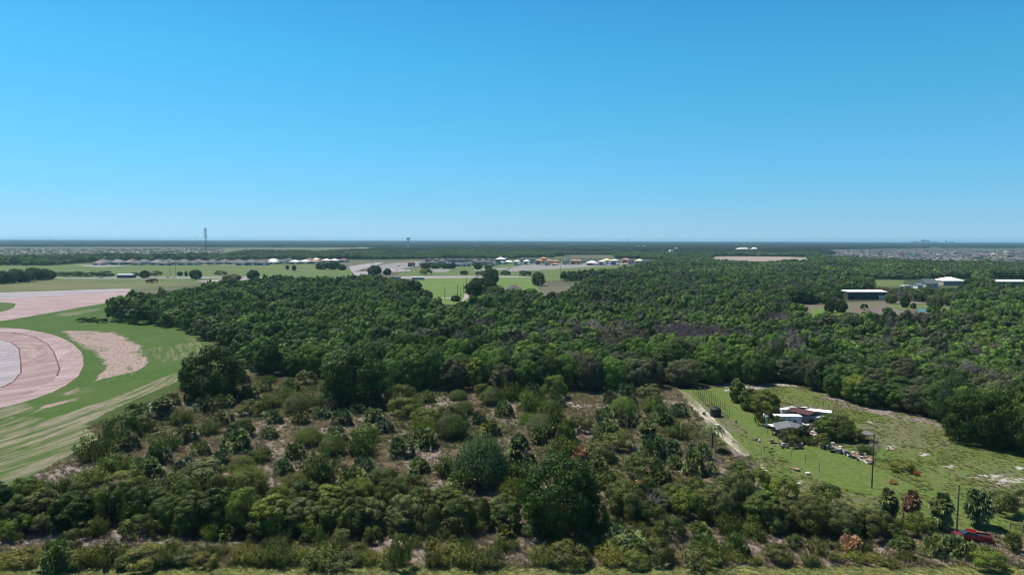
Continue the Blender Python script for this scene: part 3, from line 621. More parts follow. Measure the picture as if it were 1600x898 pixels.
# hedgerow along the front
hedge = []
hs0 = .8
hx = [(-8, 822, 56, 84), (30, 826, 46, 70), (68, 822, 60, 70), (112, 824, 60, 78), (150, 822, 44, 60), (186, 818, 40, 80), (222, 822, 54, 62), (262, 824, 52, 66), (300, 828, 56, 78), (345, 826, 62, 80), (385, 828, 54, 86), (428, 832, 60, 76), (470, 830, 54, 80), (512, 828, 54, 64), (548, 830, 48, 72), (584, 832, 56, 70), (640, 832, 56, 72), (676, 832, 44, 60), (712, 830, 50, 70), (745, 828, 44, 56), (785, 830, 54, 70), (935, 820, 44, 60), (972, 812, 52, 56), (1010, 818, 50, 52), (1082, 818, 54, 56), (1120, 812, 60, 78), (1150, 800, 52, 82), (1190, 822, 56, 78), (1228, 830, 56, 70), (1268, 836, 58, 66), (1310, 838, 60, 66), (1350, 838, 50, 56), (1395, 842, 44, 34), (1440, 838, 44, 50)]
for i, (x, y, w_, h) in enumerate(hx):
    big = h > 62; col = random.choice(['mid', 'olive', 'mid', 'bright', 'grey'] if big else ['mid', 'bright', 'olive', 'mid'])
    if x < 420 and i % 3 == 0: col = 'dark'
    hedge.append(plant(random.choice(['upright', 'oak', 'upright']) if big else 'shrub', 'hedgerow_tree', x+random.uniform(-6, 6), y+random.uniform(-4, 4), w_*1.1, h*hs0*random.uniform(.85, 1.1), col, None, 'tree', 'hedgerow trees along the front'))
for i in range(26):
    x = -5+i*44+random.uniform(-12, 12)
    if 700 < x < 960: continue
    hedge.append(plant(random.choice(['upright', 'shrub', 'oak']), 'hedgerow_tree', x, 800+random.uniform(-6, 6), random.uniform(44, 62), random.uniform(36, 58), random.choice(['mid', 'bright', 'mid', 'olive', 'mid']), None, 'tree', 'hedgerow trees along the front')); hedge[-1]['_row'] = 'back'
for o in hedge: o['_row'] = o.get('_row', 'front')
for i in range(34):
    x = -5+i*42+random.uniform(-12, 12)
    o = plant(random.choice(['shrub', 'shrub', 'palmetto', 'weed']), 'hedgerow_bush', x, 837+random.uniform(-5, 5), random.uniform(30, 56), random.uniform(20, 36), random.choice(['mid', 'bright', 'mid', 'olive', 'frond']), None, 'bush', 'bushes at the foot of the hedgerow'); o['_row'] = 'foot'; hedge.append(o)
number(hedge, lambda o: CW[o['_col']]+(' bush' if o['_row'] == 'foot' else ' tree')+', {n} in the '+{'back': 'back hedgerow', 'front': 'front hedgerow', 'foot': 'hedgerow foot'}[o['_row']]+', '+('left of the biggest oak' if o['_px'] < 860 else 'right of the biggest oak'))
def scatter_px(poly, n_, mind, seed, avoid=()):
    """blue-noise points inside a pixel polygon, even on the ground"""
    rnd = random.Random(seed); outp = []
    ax = min(q[0] for q in poly); bx = max(q[0] for q in poly); ay = min(q[1] for q in poly); by = max(q[1] for q in poly)
    tries = 0
    while len(outp) < n_ and tries < n_*60:
        tries += 1; x = rnd.uniform(ax, bx); y = rnd.uniform(ay, by)
        if not bool(inside([x], [y], poly)[0]): continue
        if any(((x-a)/rx)**2+((y-b)/ry)**2 < 1 for a, b, rx, ry in avoid): continue
        if rnd.random() > ((600-377)/(y-377))**1.2: continue
        k = (y-377)/300.
        if all(((x-a)**2+((y-b)*2.3)**2) > (mind*k)**2 for a, b in outp): outp.append((x, y))
    return outp
BARE = [(700, 640, 34, 10), (915, 640, 36, 24), (985, 722, 50, 22), (600, 700, 28, 8), (700, 715, 22, 26), (480, 705, 40, 9), (560, 640, 30, 5), (350, 648, 30, 7), (872, 770, 60, 50), (752, 740, 48, 30), (905, 712, 20, 14), (932, 696, 22, 20), (1090, 725, 34, 26), (215, 715, 40, 8)]
FIELD_PM = [(165, 690), (210, 652), (300, 612), (395, 595), (480, 600), (620, 618), (900, 618), (1035, 615), (1066, 660), (1100, 705), (1100, 740), (1000, 770), (800, 780), (500, 775), (230, 770), (110, 755)]
pm = []; sh = []
pts = scatter_px(FIELD_PM, 180, 41, 11, BARE)
for i, (x, y) in enumerate(pts):
    k = (y-377)/300.
    r_ = random.random(); low = y > 745
    if (r_ < .56 and not low) or (low and r_ < .25):
        s = random.uniform(35, 58)*k; pm.append(plant('palmetto' if random.random() < .96 else 'palm', 'palmetto', x, y, s, s*random.uniform(.6, .8), random.choice(['frond', 'frond', (.042, .07, .036), 'olive' if random.random() < .3 else 'frond']), None, 'palmetto', 'palmettos in the scrub field'))
        if pm[-1]['_col'] == 'x': pm[-1]['_col'] = 'grey'
    else:
        s = random.uniform(30, 56)*k; sh.append(plant(random.choice(['shrub', 'shrub', 'weed', 'shrub', 'weed', 'feathery']), 'shrub', x, y, s*1.15, s*random.uniform(.5, .75), random.choice(['mid', 'mid', 'olive', 'grey', 'mid', 'bright', 'grey', 'yellow']), None, 'shrub', 'shrubs in the scrub field'))
def zone(o):
    x, y = o['_px'], o['_py']
    a = 'near the very dark oak' if x < 440 else 'near the forward oak' if x < 680 else 'near the feathery bush' if x < 900 else 'near the sandy path'
    b = 'at the wood edge' if y < 640 else 'in the upper scrub' if y < 675 else 'in mid scrub' if y < 715 else 'in the lower scrub'
    return a, b
number(pm, lambda o: CW[o['_col']]+' palmetto clump '+zone(o)[1]+', {n}, '+zone(o)[0])
number(sh, lambda o: CW[o['_col']]+' shrub '+zone(o)[1]+', {n}, '+zone(o)[0])
# front strip weeds and shrubs
fs = []
rnd = random.Random(8); x = -10
while x < 1600:
    y = 880+rnd.uniform(-5, 5)
    if x > 1400 and rnd.random() < .45: x += 40; continue
    if 540 < x < 600 or rnd.random() < .9:
        wz = rnd.uniform(36, 70)*(1 if x < 1150 else .8); fs.append(plant(rnd.choice(['weed', 'shrub', 'weed']), 'shrub', x, y, wz, rnd.uniform(18, 36)*(1 if x < 1150 else .65), rnd.choice(['olive', 'weedy', 'grey', 'weedy', 'olive', 'weedy']), None, 'shrub', 'shrubs along the front strip'))
    x += rnd.uniform(24, 42)
for k in range(46):
    x = rnd.uniform(-10, 1430); y = rnd.uniform(846, 868)
    fs.append(plant(rnd.choice(['weed', 'palmetto', 'shrub', 'weed']), 'shrub', x, y, rnd.uniform(18, 40), rnd.uniform(10, 26), rnd.choice(['olive', 'mid', 'grey', 'frond']), None, 'shrub', 'shrubs along the front strip'))
number(fs, lambda o: CW[o['_col']]+' bush in the '+('front row' if o['_py'] > 870 else 'row behind the strip')+', {n}, '+('below the left hedgerow' if o['_px'] < 500 else 'below the oak' if o['_px'] < 1000 else 'right of the oak'))
# pasture plants
ps = []
for x, y, w_, h, c in ((1335, 690, 30, 20, 'yellow'), (1352, 708, 26, 14, 'mid'), (1408, 735, 40, 16, 'yellow'), (1432, 742, 12, 8, 'rust'), (1230, 690, 26, 22, 'grey'), (1252, 690, 24, 24, 'dark'), (1215, 672, 26, 22, 'mid'), (1200, 668, 18, 26, 'olive'), (1560, 800, 60, 34, 'olive'), (1598, 790, 30, 24, 'olive'), (1290, 700, 18, 14, 'mid'), (1275, 672, 20, 12, 'grey'), (1395, 755, 16, 8, 'straw'), (1185, 664, 14, 20, 'olive'), (1130, 708, 20, 8, 'mid'), (1236, 697, 30, 17, 'olive'), (1264, 694, 26, 14, 'mid'), (1285, 693, 24, 16, 'olive'), (1155, 740, 34, 18, 'mid'), (1180, 768, 50, 34, 'bright'), (1225, 780, 46, 30, 'bright'), (1290, 790, 52, 32, 'mid')):
    ps.append(plant('shrub' if h > 15 else 'weed', 'shrub', x, y, w_, h, c, None, 'shrub', 'bushes in and around the pasture'))
number(ps, lambda o: CW[o['_col']]+' bush in the pasture, {n}, '+('near the junk yard' if o['_px'] < 1300 and o['_py'] < 720 else 'near the utility poles' if o['_py'] < 770 else 'above the front hedge'))

# ------------------------------------------------------------------ scattering: stuff nobody could count
def gn_scatter(name, pts, scl, rot, idx, tint, protos, sclz=None, label=None):
    me = bpy.data.meshes.new(name); n_ = len(pts); me.vertices.add(n_); me.vertices.foreach_set('co', np.asarray(pts, np.float32).ravel()); me.update()
    def at_(nm, ty, dom, arr, prop):
        a = me.attributes.new(nm, ty, dom); a.data.foreach_set(prop, np.asarray(arr, np.int32 if ty == 'INT' else np.float32).ravel())
    S = np.stack([scl, scl, scl if sclz is None else sclz], 1); Rr = np.stack([rot*0, rot*0, rot], 1)
    at_('scl', 'FLOAT_VECTOR', 'POINT', S, 'vector'); at_('rot', 'FLOAT_VECTOR', 'POINT', Rr, 'vector'); at_('pick', 'INT', 'POINT', idx, 'value'); at_('tint', 'FLOAT_VECTOR', 'POINT', tint, 'vector')
    ob = link(name, me); tag(ob, label, None, None, 'stuff')
    cl = bpy.data.collections.new(name+'_source')
    for i, pm_ in enumerate(protos):
        po = bpy.data.objects.new('%s_%02d' % (name, i), pm_); cl.objects.link(po)
    ng = bpy.data.node_groups.new(name, 'GeometryNodeTree'); ng.interface.new_socket('Geometry', in_out='INPUT', socket_type='NodeSocketGeometry'); ng.interface.new_socket('Geometry', in_out='OUTPUT', socket_type='NodeSocketGeometry')
    nd = ng.nodes.new; gi = nd('NodeGroupInput'); go = nd('NodeGroupOutput'); ci = nd('GeometryNodeCollectionInfo'); ip = nd('GeometryNodeInstanceOnPoints')
    ci.inputs['Collection'].default_value = cl; ci.inputs['Separate Children'].default_value = True; ci.inputs['Reset Children'].default_value = True
    ip.inputs['Pick Instance'].default_value = True
    def na(nm, ty):
        x = nd('GeometryNodeInputNamedAttribute'); x.data_type = ty; x.inputs['Name'].default_value = nm; return x.outputs[0]
    lk = ng.links.new; lk(gi.outputs[0], ip.inputs['Points']); lk(ci.outputs[0], ip.inputs['Instance']); lk(na('pick', 'INT'), ip.inputs['Instance Index']); lk(na('scl', 'FLOAT_VECTOR'), ip.inputs['Scale'])
    e2r = nd('FunctionNodeEulerToRotation'); lk(na('rot', 'FLOAT_VECTOR'), e2r.inputs[0]); lk(e2r.outputs[0], ip.inputs['Rotation']); lk(ip.outputs[0], go.inputs[0])
    md = ob.modifiers.new('scatter', 'NODES'); md.node_group = ng
    return ob
# tufts
tuft = []
for s in range(5):
    g = np.random.default_rng(200+s); k = 46; a = g.uniform(0, 6.28, k); q = g.uniform(0, .55, k); b0 = np.stack([np.cos(a)*q, np.sin(a)*q, np.zeros(k)], 1); ln = g.uniform(.35, 1.0, k)[:, None]
    tp = b0+np.stack([np.cos(a)*.35, np.sin(a)*.35, np.ones(k)], 1)*ln+g.normal(size=(k, 3))*.08; sw = np.stack([-np.sin(a), np.cos(a), a*0], 1)*.05
    mid = (b0+tp)/2; V = np.stack([b0, mid-sw, tp, mid+sw], 1).reshape(-1, 3); tuft.append(meshnp('tuft', V, np.arange(k*4), 4, [LEAFI]))
def area_pts(poly, n_, seed, dens=None):
    g = np.random.default_rng(seed); W = np.array([G(*q)[:2] for q in poly]); lo = W.min(0); hi = W.max(0); outp = np.zeros((0, 2))
    while len(outp) < n_:
        q = g.uniform(lo, hi, (n_*2, 2)); px_, py_ = P(q[:, 0], q[:, 1]); k = inside(px_, py_, poly) & (px_ > -120) & (px_ < 1720)
        if dens is not None: k &= g.uniform(0, 1, len(q)) < dens(q[:, 0], q[:, 1], px_, py_)
        outp = np.vstack([outp, q[k]])
    return outp[:n_], g
PATHC = [(1055, 605), (1075, 605), (1180, 712), (1150, 716)]
def dn(x, y, px_, py_):
    v = .35+.65*(vnoise(x, y, 9, 4) > .45); v[inside(px_, py_, PATHC)] = 0; return v
q, g = area_pts(SCRUB, 52000, 3, dn)
d_ = vnoise(q[:, 0], q[:, 1], 22, 1)*1.1+.5*vnoise(q[:, 0], q[:, 1], 7, 2)+g.uniform(-.35, .35, len(q)); dryf = np.clip((d_-.42)*2.2, 0, 1)[:, None]
tint = (np.array([.125, .135, .06])*(1-dryf)+np.array([.29, .235, .22])*dryf)*g.uniform(.7, 1.25, (len(q), 1))
gn_scatter('dry_grass', np.c_[q, np.zeros(len(q))], g.uniform(.45, 1.25, len(q)), g.uniform(0, 6.28, len(q)), g.integers(0, 5, len(q)), tint, tuft, sclz=g.uniform(.2, .75, len(q)), label='dry tufted grass over the palmetto scrub')
q, g = area_pts([(-60, 882), (1660, 884), (1660, 905), (-60, 905)], 7000, 9)
gn_scatter('verge_tufts', np.c_[q, np.zeros(len(q))], g.uniform(.3, .8, len(q)), g.uniform(0, 6.28, len(q)), g.integers(0, 5, len(q)), np.array([.20, .22, .085])*g.uniform(.7, 1.3, (len(q), 1)), tuft, sclz=g.uniform(.06, .2, len(q)), label='short tufts along the mown verge')
q, g = area_pts(PASTURE, 8000, 4, lambda x, y, a, b: np.where(inside(a, b, LAWN) | inside(a, b, PATHC), .0, .3+.7*(vnoise(x, y, 6, 7) > .5)))
tint = np.array([.15, .17, .06])*g.uniform(.55, 1.3, (len(q), 1))*np.where(g.uniform(0, 1, (len(q), 1)) < .25, np.array([[1.2, 1.0, .95]]), 1.)
gn_scatter('pasture_grass', np.c_[q, np.zeros(len(q))], g.uniform(.4, .9, len(q)), g.uniform(0, 6.28, len(q)), g.integers(0, 5, len(q)), tint, tuft, sclz=g.uniform(.08, .28, len(q)), label='short rough grass over the pasture')

# ------------------------------------------------------------------ the wood
OPEN = [[(172, 503), (205, 466), (330, 462), (-200, 560)],
        [(-200, 400), (-200, 520), (172, 503), (205, 466), (330, 462), (400, 452), (560, 447), (640, 455), (656, 488), (700, 500), (736, 500), (764, 448), (830, 450), (850, 480), (862, 470), (880, 436), (1010, 420), (1040, 414), (1045, 408), (1000, 404), (550, 405), (155, 408), (80, 415), (-200, 416)],
        [(1115, 400), (1260, 401), (1275, 414), (1240, 415), (1180, 415), (1110, 412)],
        [(1225, 474), (1310, 476), (1310, 466), (1310, 460), (1400, 462), (1400, 471), (1495, 472), (1495, 503), (1470, 514), (1400, 517), (1350, 519), (1270, 518), (1225, 496)],
        [(1360, 436), (1415, 437), (1470, 434), (1520, 436), (1520, 464), (1445, 468), (1420, 466), (1360, 462)], [(1545, 436), (1640, 437), (1640, 463), (1550, 462)],
        [(-200, 385.5), (340, 386), (560, 386.3), (600, 387), (705, 387), (705, 390), (600, 391), (520, 396), (400, 395), (345, 401), (240, 404), (200, 401), (100, 403), (-200, 409)],
        [(1285, 390), (1480, 387.5), (1700, 388), (1700, 410), (1600, 414), (1560, 417), (1470, 416), (1380, 410), (1300, 406), (1285, 400)],
        [(1150, 389), (1192, 389), (1192, 393), (1150, 393)], [(880, 398), (960, 398), (965, 408), (880, 408)], [(1480, 452), (1520, 452), (1520, 463), (1480, 463)]]
def wooded(x, y):
    px_, py_ = P(x, y); ok = np.ones(len(px_), bool)
    near = py_ > 440
    ok &= ~near | inside(px_, py_, FOREST)
    for o_ in OPEN: ok &= ~inside(px_, py_, o_)
    return ok, px_, py_
def wood_tints(g, x, y, far=0):
    n_ = len(x); t = vnoise(x, y, 26, 6)*.55+vnoise(x, y, 90, 8)*.3+g.uniform(-.28, .4, n_)
    base = np.array([.054, .096, .032])[None]*np.ones((n_, 1)); br = np.array([.130, .208, .052]); gy_ = np.array([.092, .108, .068]); ye = np.array([.13, .175, .04])
    m1 = np.clip((t-.3)*2.2, 0, 1)[:, None]; c_ = base*(1-m1)+br*m1
    r_ = g.uniform(0, 1, n_)[:, None]; px_, _ = P(x, y)
    grey = (r_ < .10+.14*(px_ > 850)[:, None]); c_ = np.where(grey, gy_, c_); c_ = np.where((r_ > .965), ye, c_)
    return c_*g.uniform(.8, 1.2, (n_, 1))
def grid_pts(cell, d0, d1, seed, az=R(41)):
    g = np.random.default_rng(seed); xm = d1*math.tan(az)
    X, Y = np.meshgrid(np.arange(-xm, xm, cell), np.arange(max(d0*math.cos(az)*.9, 60), d1, cell)); X = X.ravel()+g.uniform(-.48, .48, X.size)*cell; Y = Y.ravel()+g.uniform(-.48, .48, Y.size)*cell
    D = np.hypot(X, Y); k = (D > d0) & (D < d1) & (np.abs(np.arctan2(X, Y)) < az)
    return X[k], Y[k], g
X, Y, g = grid_pts(6.6, 150, 900, 21)
ok, px_, py_ = wooded(X, Y); X, Y, px_, py_ = X[ok], Y[ok], px_[ok], py_[ok]
# the 230 nearest that the camera sees become trees of their own
vis = (px_ > -5) & (px_ < 1605); score = np.hypot(X, Y)+(~vis)*9999
# depth behind the wood's near edge matters more than distance: sample rows
order = np.argsort(score)[:235]; near = np.zeros(len(X), bool); near[order] = True
wt = wood_tints(g, X, Y)
trees = []
for i in order:
    t = wt[i]; col = 'grey' if t[2] > .043 else 'bright' if t[1] > .14 else 'mid' if t[1] > .095 else 'dark'
    hgt = random.uniform(9, 13)*(.78+.5*float(vnoise([X[i]], [Y[i]], 30, 14)[0])); w_ = random.uniform(8.0, 11.0); kind = 'oak' if random.random() < .6 else 'upright'
    s = ppm(px_[i], py_[i]); o = plant(kind, 'tree', float(px_[i]), float(py_[i]), w_*s, hgt*s, tuple(float(v) for v in t), None, 'tree', 'trees in the near rows of the wood'); o['_col'] = col; trees.append(o)
edge_y = lambda x: float(np.interp(x, [172, 245, 330, 400, 620, 1190, 1290, 1400, 1480, 1600], [504, 509, 537, 590, 613, 602, 614, 642, 672, 692]))
def tz(o):
    x, y = o['_px'], o['_py']; d = 1/max(y-377, 1)*53350-1/max(edge_y(x)-377, 1)*53350
    row = 'edge row' if d < 9 else 'second row' if d < 17 else 'third row' if d < 26 else 'fourth row' if d < 38 else 'fifth row' if d < 55 else 'deeper rows'
    a = 'above the green slope' if x < 400 else 'behind the forward dark oak' if x < 700 else 'behind the scrub field' if x < 1040 else 'behind the gravel clearing' if x < 1260 else 'above the junk yard pasture' if x < 1450 else 'at the far right'
    return row, a
number(trees, lambda o: CW[o['_col']]+' tree in the wood\'s '+tz(o)[0]+', {n}, '+tz(o)[1])
# lighter meshes for the rest
def canopy(s, n_, leaf, mt_, rx=4.6, rz=4.2):
    g = np.random.default_rng(s); pos, nr = crown_pts(g, rx, rz, 5.4, 34, n_, (.2, .36)); pos[:, 2] = np.maximum(pos[:, 2], .6); return leaves_mesh('canopy', pos, nr, leaf, g, mt_)
MIDC = [canopy(300+s, 4200, .42, LEAFI, 4.7 if s % 2 else 3.9, 4.0+.3*(s % 3)) for s in range(6)]
for s in range(2):
    mb = MB(); gg = np.random.default_rng(330+s); twigs(gg, mb, np.array([0, 0, -.2]), np.array([.05, 0, 1.]), 3.0, .24, 0); MIDC.append(mb.mesh('bare', BAREWOOD))
BAREZ = [[(800, 556), (870, 552), (1010, 556), (1015, 590), (900, 600), (800, 592)], [(698, 556), (748, 556), (752, 596), (702, 596)], [(1088, 530), (1132, 530), (1132, 562), (1090, 562)], [(1195, 505), (1242, 503), (1242, 524), (1198, 524)], [(1475, 625), (1590, 630), (1600, 668), (1500, 660)]]
rest = ~near; X, Y, wt = X[rest], Y[rest], wt[rest]; n_ = len(X)
pickv = g.integers(0, 6, n_); bz = vnoise(X, Y, 35, 12); px_, py_ = P(X, Y)
barem = ((bz > .60) & (px_ > 690) & (py_ < 590) & (g.uniform(0, 1, n_) < .6)) | (bz > .8) & (g.uniform(0, 1, n_) < .5) | (g.uniform(0, 1, n_) < .012); 
for bzp in BAREZ: barem |= inside(px_, py_, bzp) & (g.uniform(0, 1, n_) < .75)
pickv[barem] = g.integers(6, 8, barem.sum())
P1 = (np.c_[X, Y, np.zeros(n_)], g.uniform(.62, 1.05, n_)*np.where(g.uniform(0, 1, n_) < .16, 1.5, 1), g.uniform(0, 6.28, n_), pickv, wt, g.uniform(.8, 1.25, n_)*(.72+.62*vnoise(X, Y, 38, 14)))
gn_scatter('woodland', *P1[:5], MIDC, sclz=P1[5], label='closed canopy of the wood beyond its near rows')
FARC = [canopy(400+s, 420, 1.35, LEAFI, 4.9, 4.2) for s in range(6)]
X, Y, g = grid_pts(8.2, 900, 2600, 22); ok, px_, py_ = wooded(X, Y)
ok &= ~((vnoise(X, Y, 110, 15) > .74) & (Y > 1150)); X, Y = X[ok], Y[ok]; n_ = len(X)
gn_scatter('far_woodland', np.c_[X, Y, np.zeros(n_)], g.uniform(.75, 1.3, n_), g.uniform(0, 6.28, n_), g.integers(0, 6, n_), wood_tints(g, X, Y), FARC, sclz=g.uniform(.75, 1.2, n_)*(.6+.75*vnoise(X, Y, 60, 19)), label='woodland between the wood and the housing estates')
def patch(s, size, k, leaf, per):
    g = np.random.default_rng(s); c = g.uniform(-size/2, size/2, (k, 2)); hh = g.uniform(6, 11, k); rr = g.uniform(4, 7.5, k)*(size/80)**.5
    idx = np.repeat(np.arange(k), per); e = g.normal(size=(k*per, 3)); e[:, 2] = np.abs(e[:, 2])*.9; e /= np.linalg.norm(e, axis=1, keepdims=True)
    pos = np.stack([c[idx, 0]+e[:, 0]*rr[idx], c[idx, 1]+e[:, 1]*rr[idx], 2+e[:, 2]*hh[idx]], 1)
    return leaves_mesh('patch', pos, e+g.normal(size=e.shape)*.3, leaf, g, LEAFI)
PAT = [patch(500+s, 80, 110, 3.2, 26) for s in range(4)]
X, Y, g = grid_pts(70, 2600, 9000, 23); ok, px_, py_ = wooded(X, Y); ok &= ~((vnoise(X, Y, 380, 16) > .84)); X, Y = X[ok], Y[ok]; n_ = len(X)
far_t = lambda g, X, Y: np.array([.024, .042, .022])*(.6+.9*vnoise(X, Y, 300, 3)[:, None])*g.uniform(.75, 1.25, (len(X), 1))
gn_scatter('distant_woodland', np.c_[X, Y, np.zeros(n_)], g.uniform(.9, 1.1, n_), g.uniform(0, 6.28, n_), g.integers(0, 4, n_), far_t(g, X, Y), PAT, sclz=g.uniform(.8, 1.3, n_), label='flat woodland far away under the horizon')
PAT2 = [patch(520+s, 260, 150, 9, 22) for s in range(3)]
X, Y, g = grid_pts(230, 9000, 30000, 24); n_ = len(X)
gn_scatter('horizon_woodland', np.c_[X, Y, np.zeros(n_)], g.uniform(.9, 1.1, n_), g.uniform(0, 6.28, n_), g.integers(0, 3, n_), far_t(g, X, Y), PAT2, sclz=g.uniform(.8, 1.6, n_), label='last dark line of trees along the horizon')
#MARK_TREES2
# separate trees and bushes in the middle distance
md = []
for x, y, w_, h, c, k in ((226, 434.5, 15, 13, 'dark', 'oak'), (306, 436.5, 19, 16, 'dark', 'oak'), (291, 432, 5, 9, 'dark', 'upright'), (281, 431, 9, 7, 'dark', 'oak'), (243, 432, 22, 9, 'olive', 'shrub'), (345, 430, 20, 7, 'olive', 'shrub'), (238, 442, 18, 7, (.09, .07, .05), 'shrub'),
                          (449, 421, 6, 7, 'dark', 'oak'), (459.5, 423, 7, 9, 'dark', 'oak'), (503, 421, 20, 11, 'dark', 'oak'), (520, 421, 24, 13, 'dark', 'oak'), (535, 422, 14, 9, 'dark', 'oak'), (585, 430, 23, 16, 'dark', 'oak'), (605, 430, 13, 11, 'dark', 'oak'), (363, 440, 30, 12, 'grey', 'oak'), (395, 437, 20, 16, 'dark', 'oak'),
                          (665, 420, 16, 10, 'dark', 'oak'), (681, 419, 20, 8, 'mid', 'oak'), (699, 420, 18, 9, 'dark', 'oak'), (708, 420, 8, 11, 'dark', 'upright'), (747, 421, 13, 10, 'dark', 'oak'), (763, 422, 12, 8, 'dark', 'oak'), (725, 429, 14, 7, 'mid', 'oak'), (751, 431, 18, 8, 'olive', 'shrub'), (665, 429, 22, 8, 'olive', 'shrub'), (790, 430, 18, 7, 'dark', 'shrub'), (820, 431, 22, 8, 'dark', 'shrub'),
                          (767, 447, 26, 30, 'mid', 'oak'), (752, 468, 50, 36, 'dark', 'oak'), (741, 462, 26, 24, 'mid', 'oak'), (774, 472, 34, 26, 'mid', 'oak'), (841, 446, 22, 22, 'mid', 'oak'), (640, 470, 46, 34, 'dark', 'oak'), (614, 466, 36, 26, 'grey', 'oak'), (800, 470, 30, 18, 'dark', 'oak'), (829, 470, 30, 20, 'mid', 'oak'), (712, 471, 16, 10, 'dark', 'oak'), (662, 474, 30, 22, 'dark', 'oak'),
                          (1296, 489, 17, 20, 'dark', 'oak'), (1314, 488, 20, 20, 'dark', 'oak'), (1350, 484, 12, 9, 'dark', 'shrub'), (1414, 480, 15, 20, 'dark', 'oak'), (1427, 482, 9, 9, 'dark', 'upright'), (1460, 483, 24, 24, 'grey', 'oak'), (1392, 474, 20, 16, 'grey', 'oak'), (1442, 470, 30, 18, 'dark', 'oak'), (1488, 478, 30, 22, 'grey', 'oak'), (1250, 474, 40, 26, 'dark', 'oak'), (1280, 471, 40, 24, 'dark', 'oak'), (1350, 493, 12, 8, 'olive', 'palmetto'), (1420, 462, 26, 12, 'dark', 'oak'), (1436, 459, 18, 9, 'mid', 'oak'), (1460, 462, 30, 12, 'grey', 'oak'), (1484, 461, 20, 10, 'dark', 'oak'), (1508, 457, 20, 12, 'dark', 'oak'), (1515, 449, 18, 14, 'dark', 'oak'), (1540, 455, 30, 18, 'mid', 'oak'), (1575, 460, 34, 14, 'dark', 'oak'), (1400, 461, 24, 12, 'grey', 'oak'), (1380, 458, 26, 10, 'grey', 'oak'), (1445, 455, 14, 7, 'yellow', 'oak'), (1496, 467, 40, 14, 'dark', 'oak'), (1350, 452, 26, 12, 'grey', 'oak'), (1330, 500, 36, 12, 'mid', 'oak'), (1290, 503, 34, 12, 'bright', 'oak'), (1370, 505, 36, 13, 'dark', 'oak'), (1440, 503, 30, 12, 'mid', 'oak'),
                          (117, 432, 34, 8, 'dark', 'shrub'), (140, 432, 30, 7, 'dark', 'shrub'), (165, 432, 30, 8, 'dark', 'shrub'), (95, 431, 24, 6, 'dark', 'shrub'), (210, 432, 18, 6, 'dark', 'shrub'), (145, 503, 18, 7, 'dark', 'shrub'), (130, 503, 20, 7, 'dark', 'shrub'), (160, 504, 18, 7, 'dark', 'shrub'),
                          (5, 443, 24, 20, 'dark', 'oak'), (18, 442, 20, 19, 'mid', 'oak'), (32, 441, 20, 18, 'dark', 'oak'), (45, 440, 20, 18, 'mid', 'oak'), (58, 438, 20, 19, 'dark', 'oak'), (70, 437, 20, 18, 'mid', 'oak'), (80, 436, 14, 14, 'dark', 'oak'), (25, 437, 24, 18, 'dark', 'oak'), (52, 435, 24, 18, 'dark', 'oak')):
    md.append(plant(k, 'tree' if k in ('oak', 'upright') else 'bush', x, y, w_, h, c, None, 'tree' if k in ('oak', 'upright') else 'bush', 'free standing trees and bushes beyond the wood'))
    if md[-1]['_col'] == 'x': md[-1]['_col'] = 'rust'
def mz(o):
    x, y = o['_px'], o['_py']
    if x < 90: return 'in the clump left of the far meadow'
    if 120 < x < 170 and y > 480: return 'hedge on the green slope'
    if x < 370: return 'along the far road on the left'
    if x < 560: return 'on the meadow before the row of houses'
    if x < 630: return 'by the building site'
    if x < 900: return 'around the sports field' if y > 432 else 'behind the sports field'
    return 'round the long green shed'
number(md, lambda o: CW[o['_col']]+(' tree ' if o.name.startswith('tree') else ' bush ')+mz(o)+', {n}')

# ------------------------------------------------------------------ houses
def house_parts(kind):
    if kind == 'single':
        wl = MB().box(-7, 7, -6, 6, 0, 2.9).box(1.5, 6.6, -8, -6.01, 0, 2.8); rf = MB(); hip_roof(rf, -7, 7, -6, 6, 3.1, 2.6); hip_roof(rf, 1.5, 6.6, -8, -3, 3.06, 1.6)
        win = [MB().box(-6, -4.6, -6.06, -6.003, 1, 2.2), MB().box(-2.4, -1.2, -6.06, -6.003, .9, 2.3), MB().box(-4.0, -2.9, -6.06, -6.003, 0, 2.2)]; gar = MB().box(2.2, 5.9, -8.06, -8.003, .05, 2.3)
    else:
        wl = MB().box(-6, 6, -5.5, 5.5, 0, 5.8); rf = MB(); hip_roof(rf, -6, 6, -5.5, 5.5, 6.0, 2.4)
        wl.box(.5, 5.6, -7.4, -5.51, 0, 2.8); hip_roof(rf, .5, 5.6, -7.2, -5.6, 3.0, 1.0, .3)
        win = [MB().box(a, a+1.3, -5.56, -5.503, z, z+1.3) for a, z in ((-5, 3.9), (-2.2, 3.9), (1, 3.9), (3.4, 3.9), (-5, 1.0))]; gar = MB().box(1.2, 4.9, -7.46, -7.403, .05, 2.3)
    return wl.mesh('wall', WALLM), rf.mesh('roof', ROOFM), [w_.mesh('window', flat('dull_glass', (.05, .05, .055), .6, .2)) for w_ in win], gar.mesh('garage_door', WHITE)
HP = {k: house_parts(k) for k in ('single', 'double')}
def house(kind, px, py, s, wallc, roofc, rot, det=True):
    r = link('house', None); p_ = G(px, py); r.location = (p_.x, p_.y, 0); r.rotation_euler = (0, 0, rot); r.scale = (s*1.25, s*1.25, s*1.35)
    wl, rf, win, gar = HP[kind]
    o = link('wall', wl, r); o.color = (*wallc, 1); o = link('roof', rf, r); o.color = (*roofc, 1)
    if det:
        for w_ in win: link('window', w_, r)
        link('garage_door', gar, r)
    r['_px'] = px; r['_py'] = py; r['category'] = 'house'; return r
RC = dict(brown=(.105, .088, .09), grey=(.095, .095, .115), slate=(.06, .065, .09), white=(.68, .67, .64), orange=(.42, .25, .16), tan=(.2, .165, .15), red=(.2, .09, .08), cream=(.75, .6, .42))
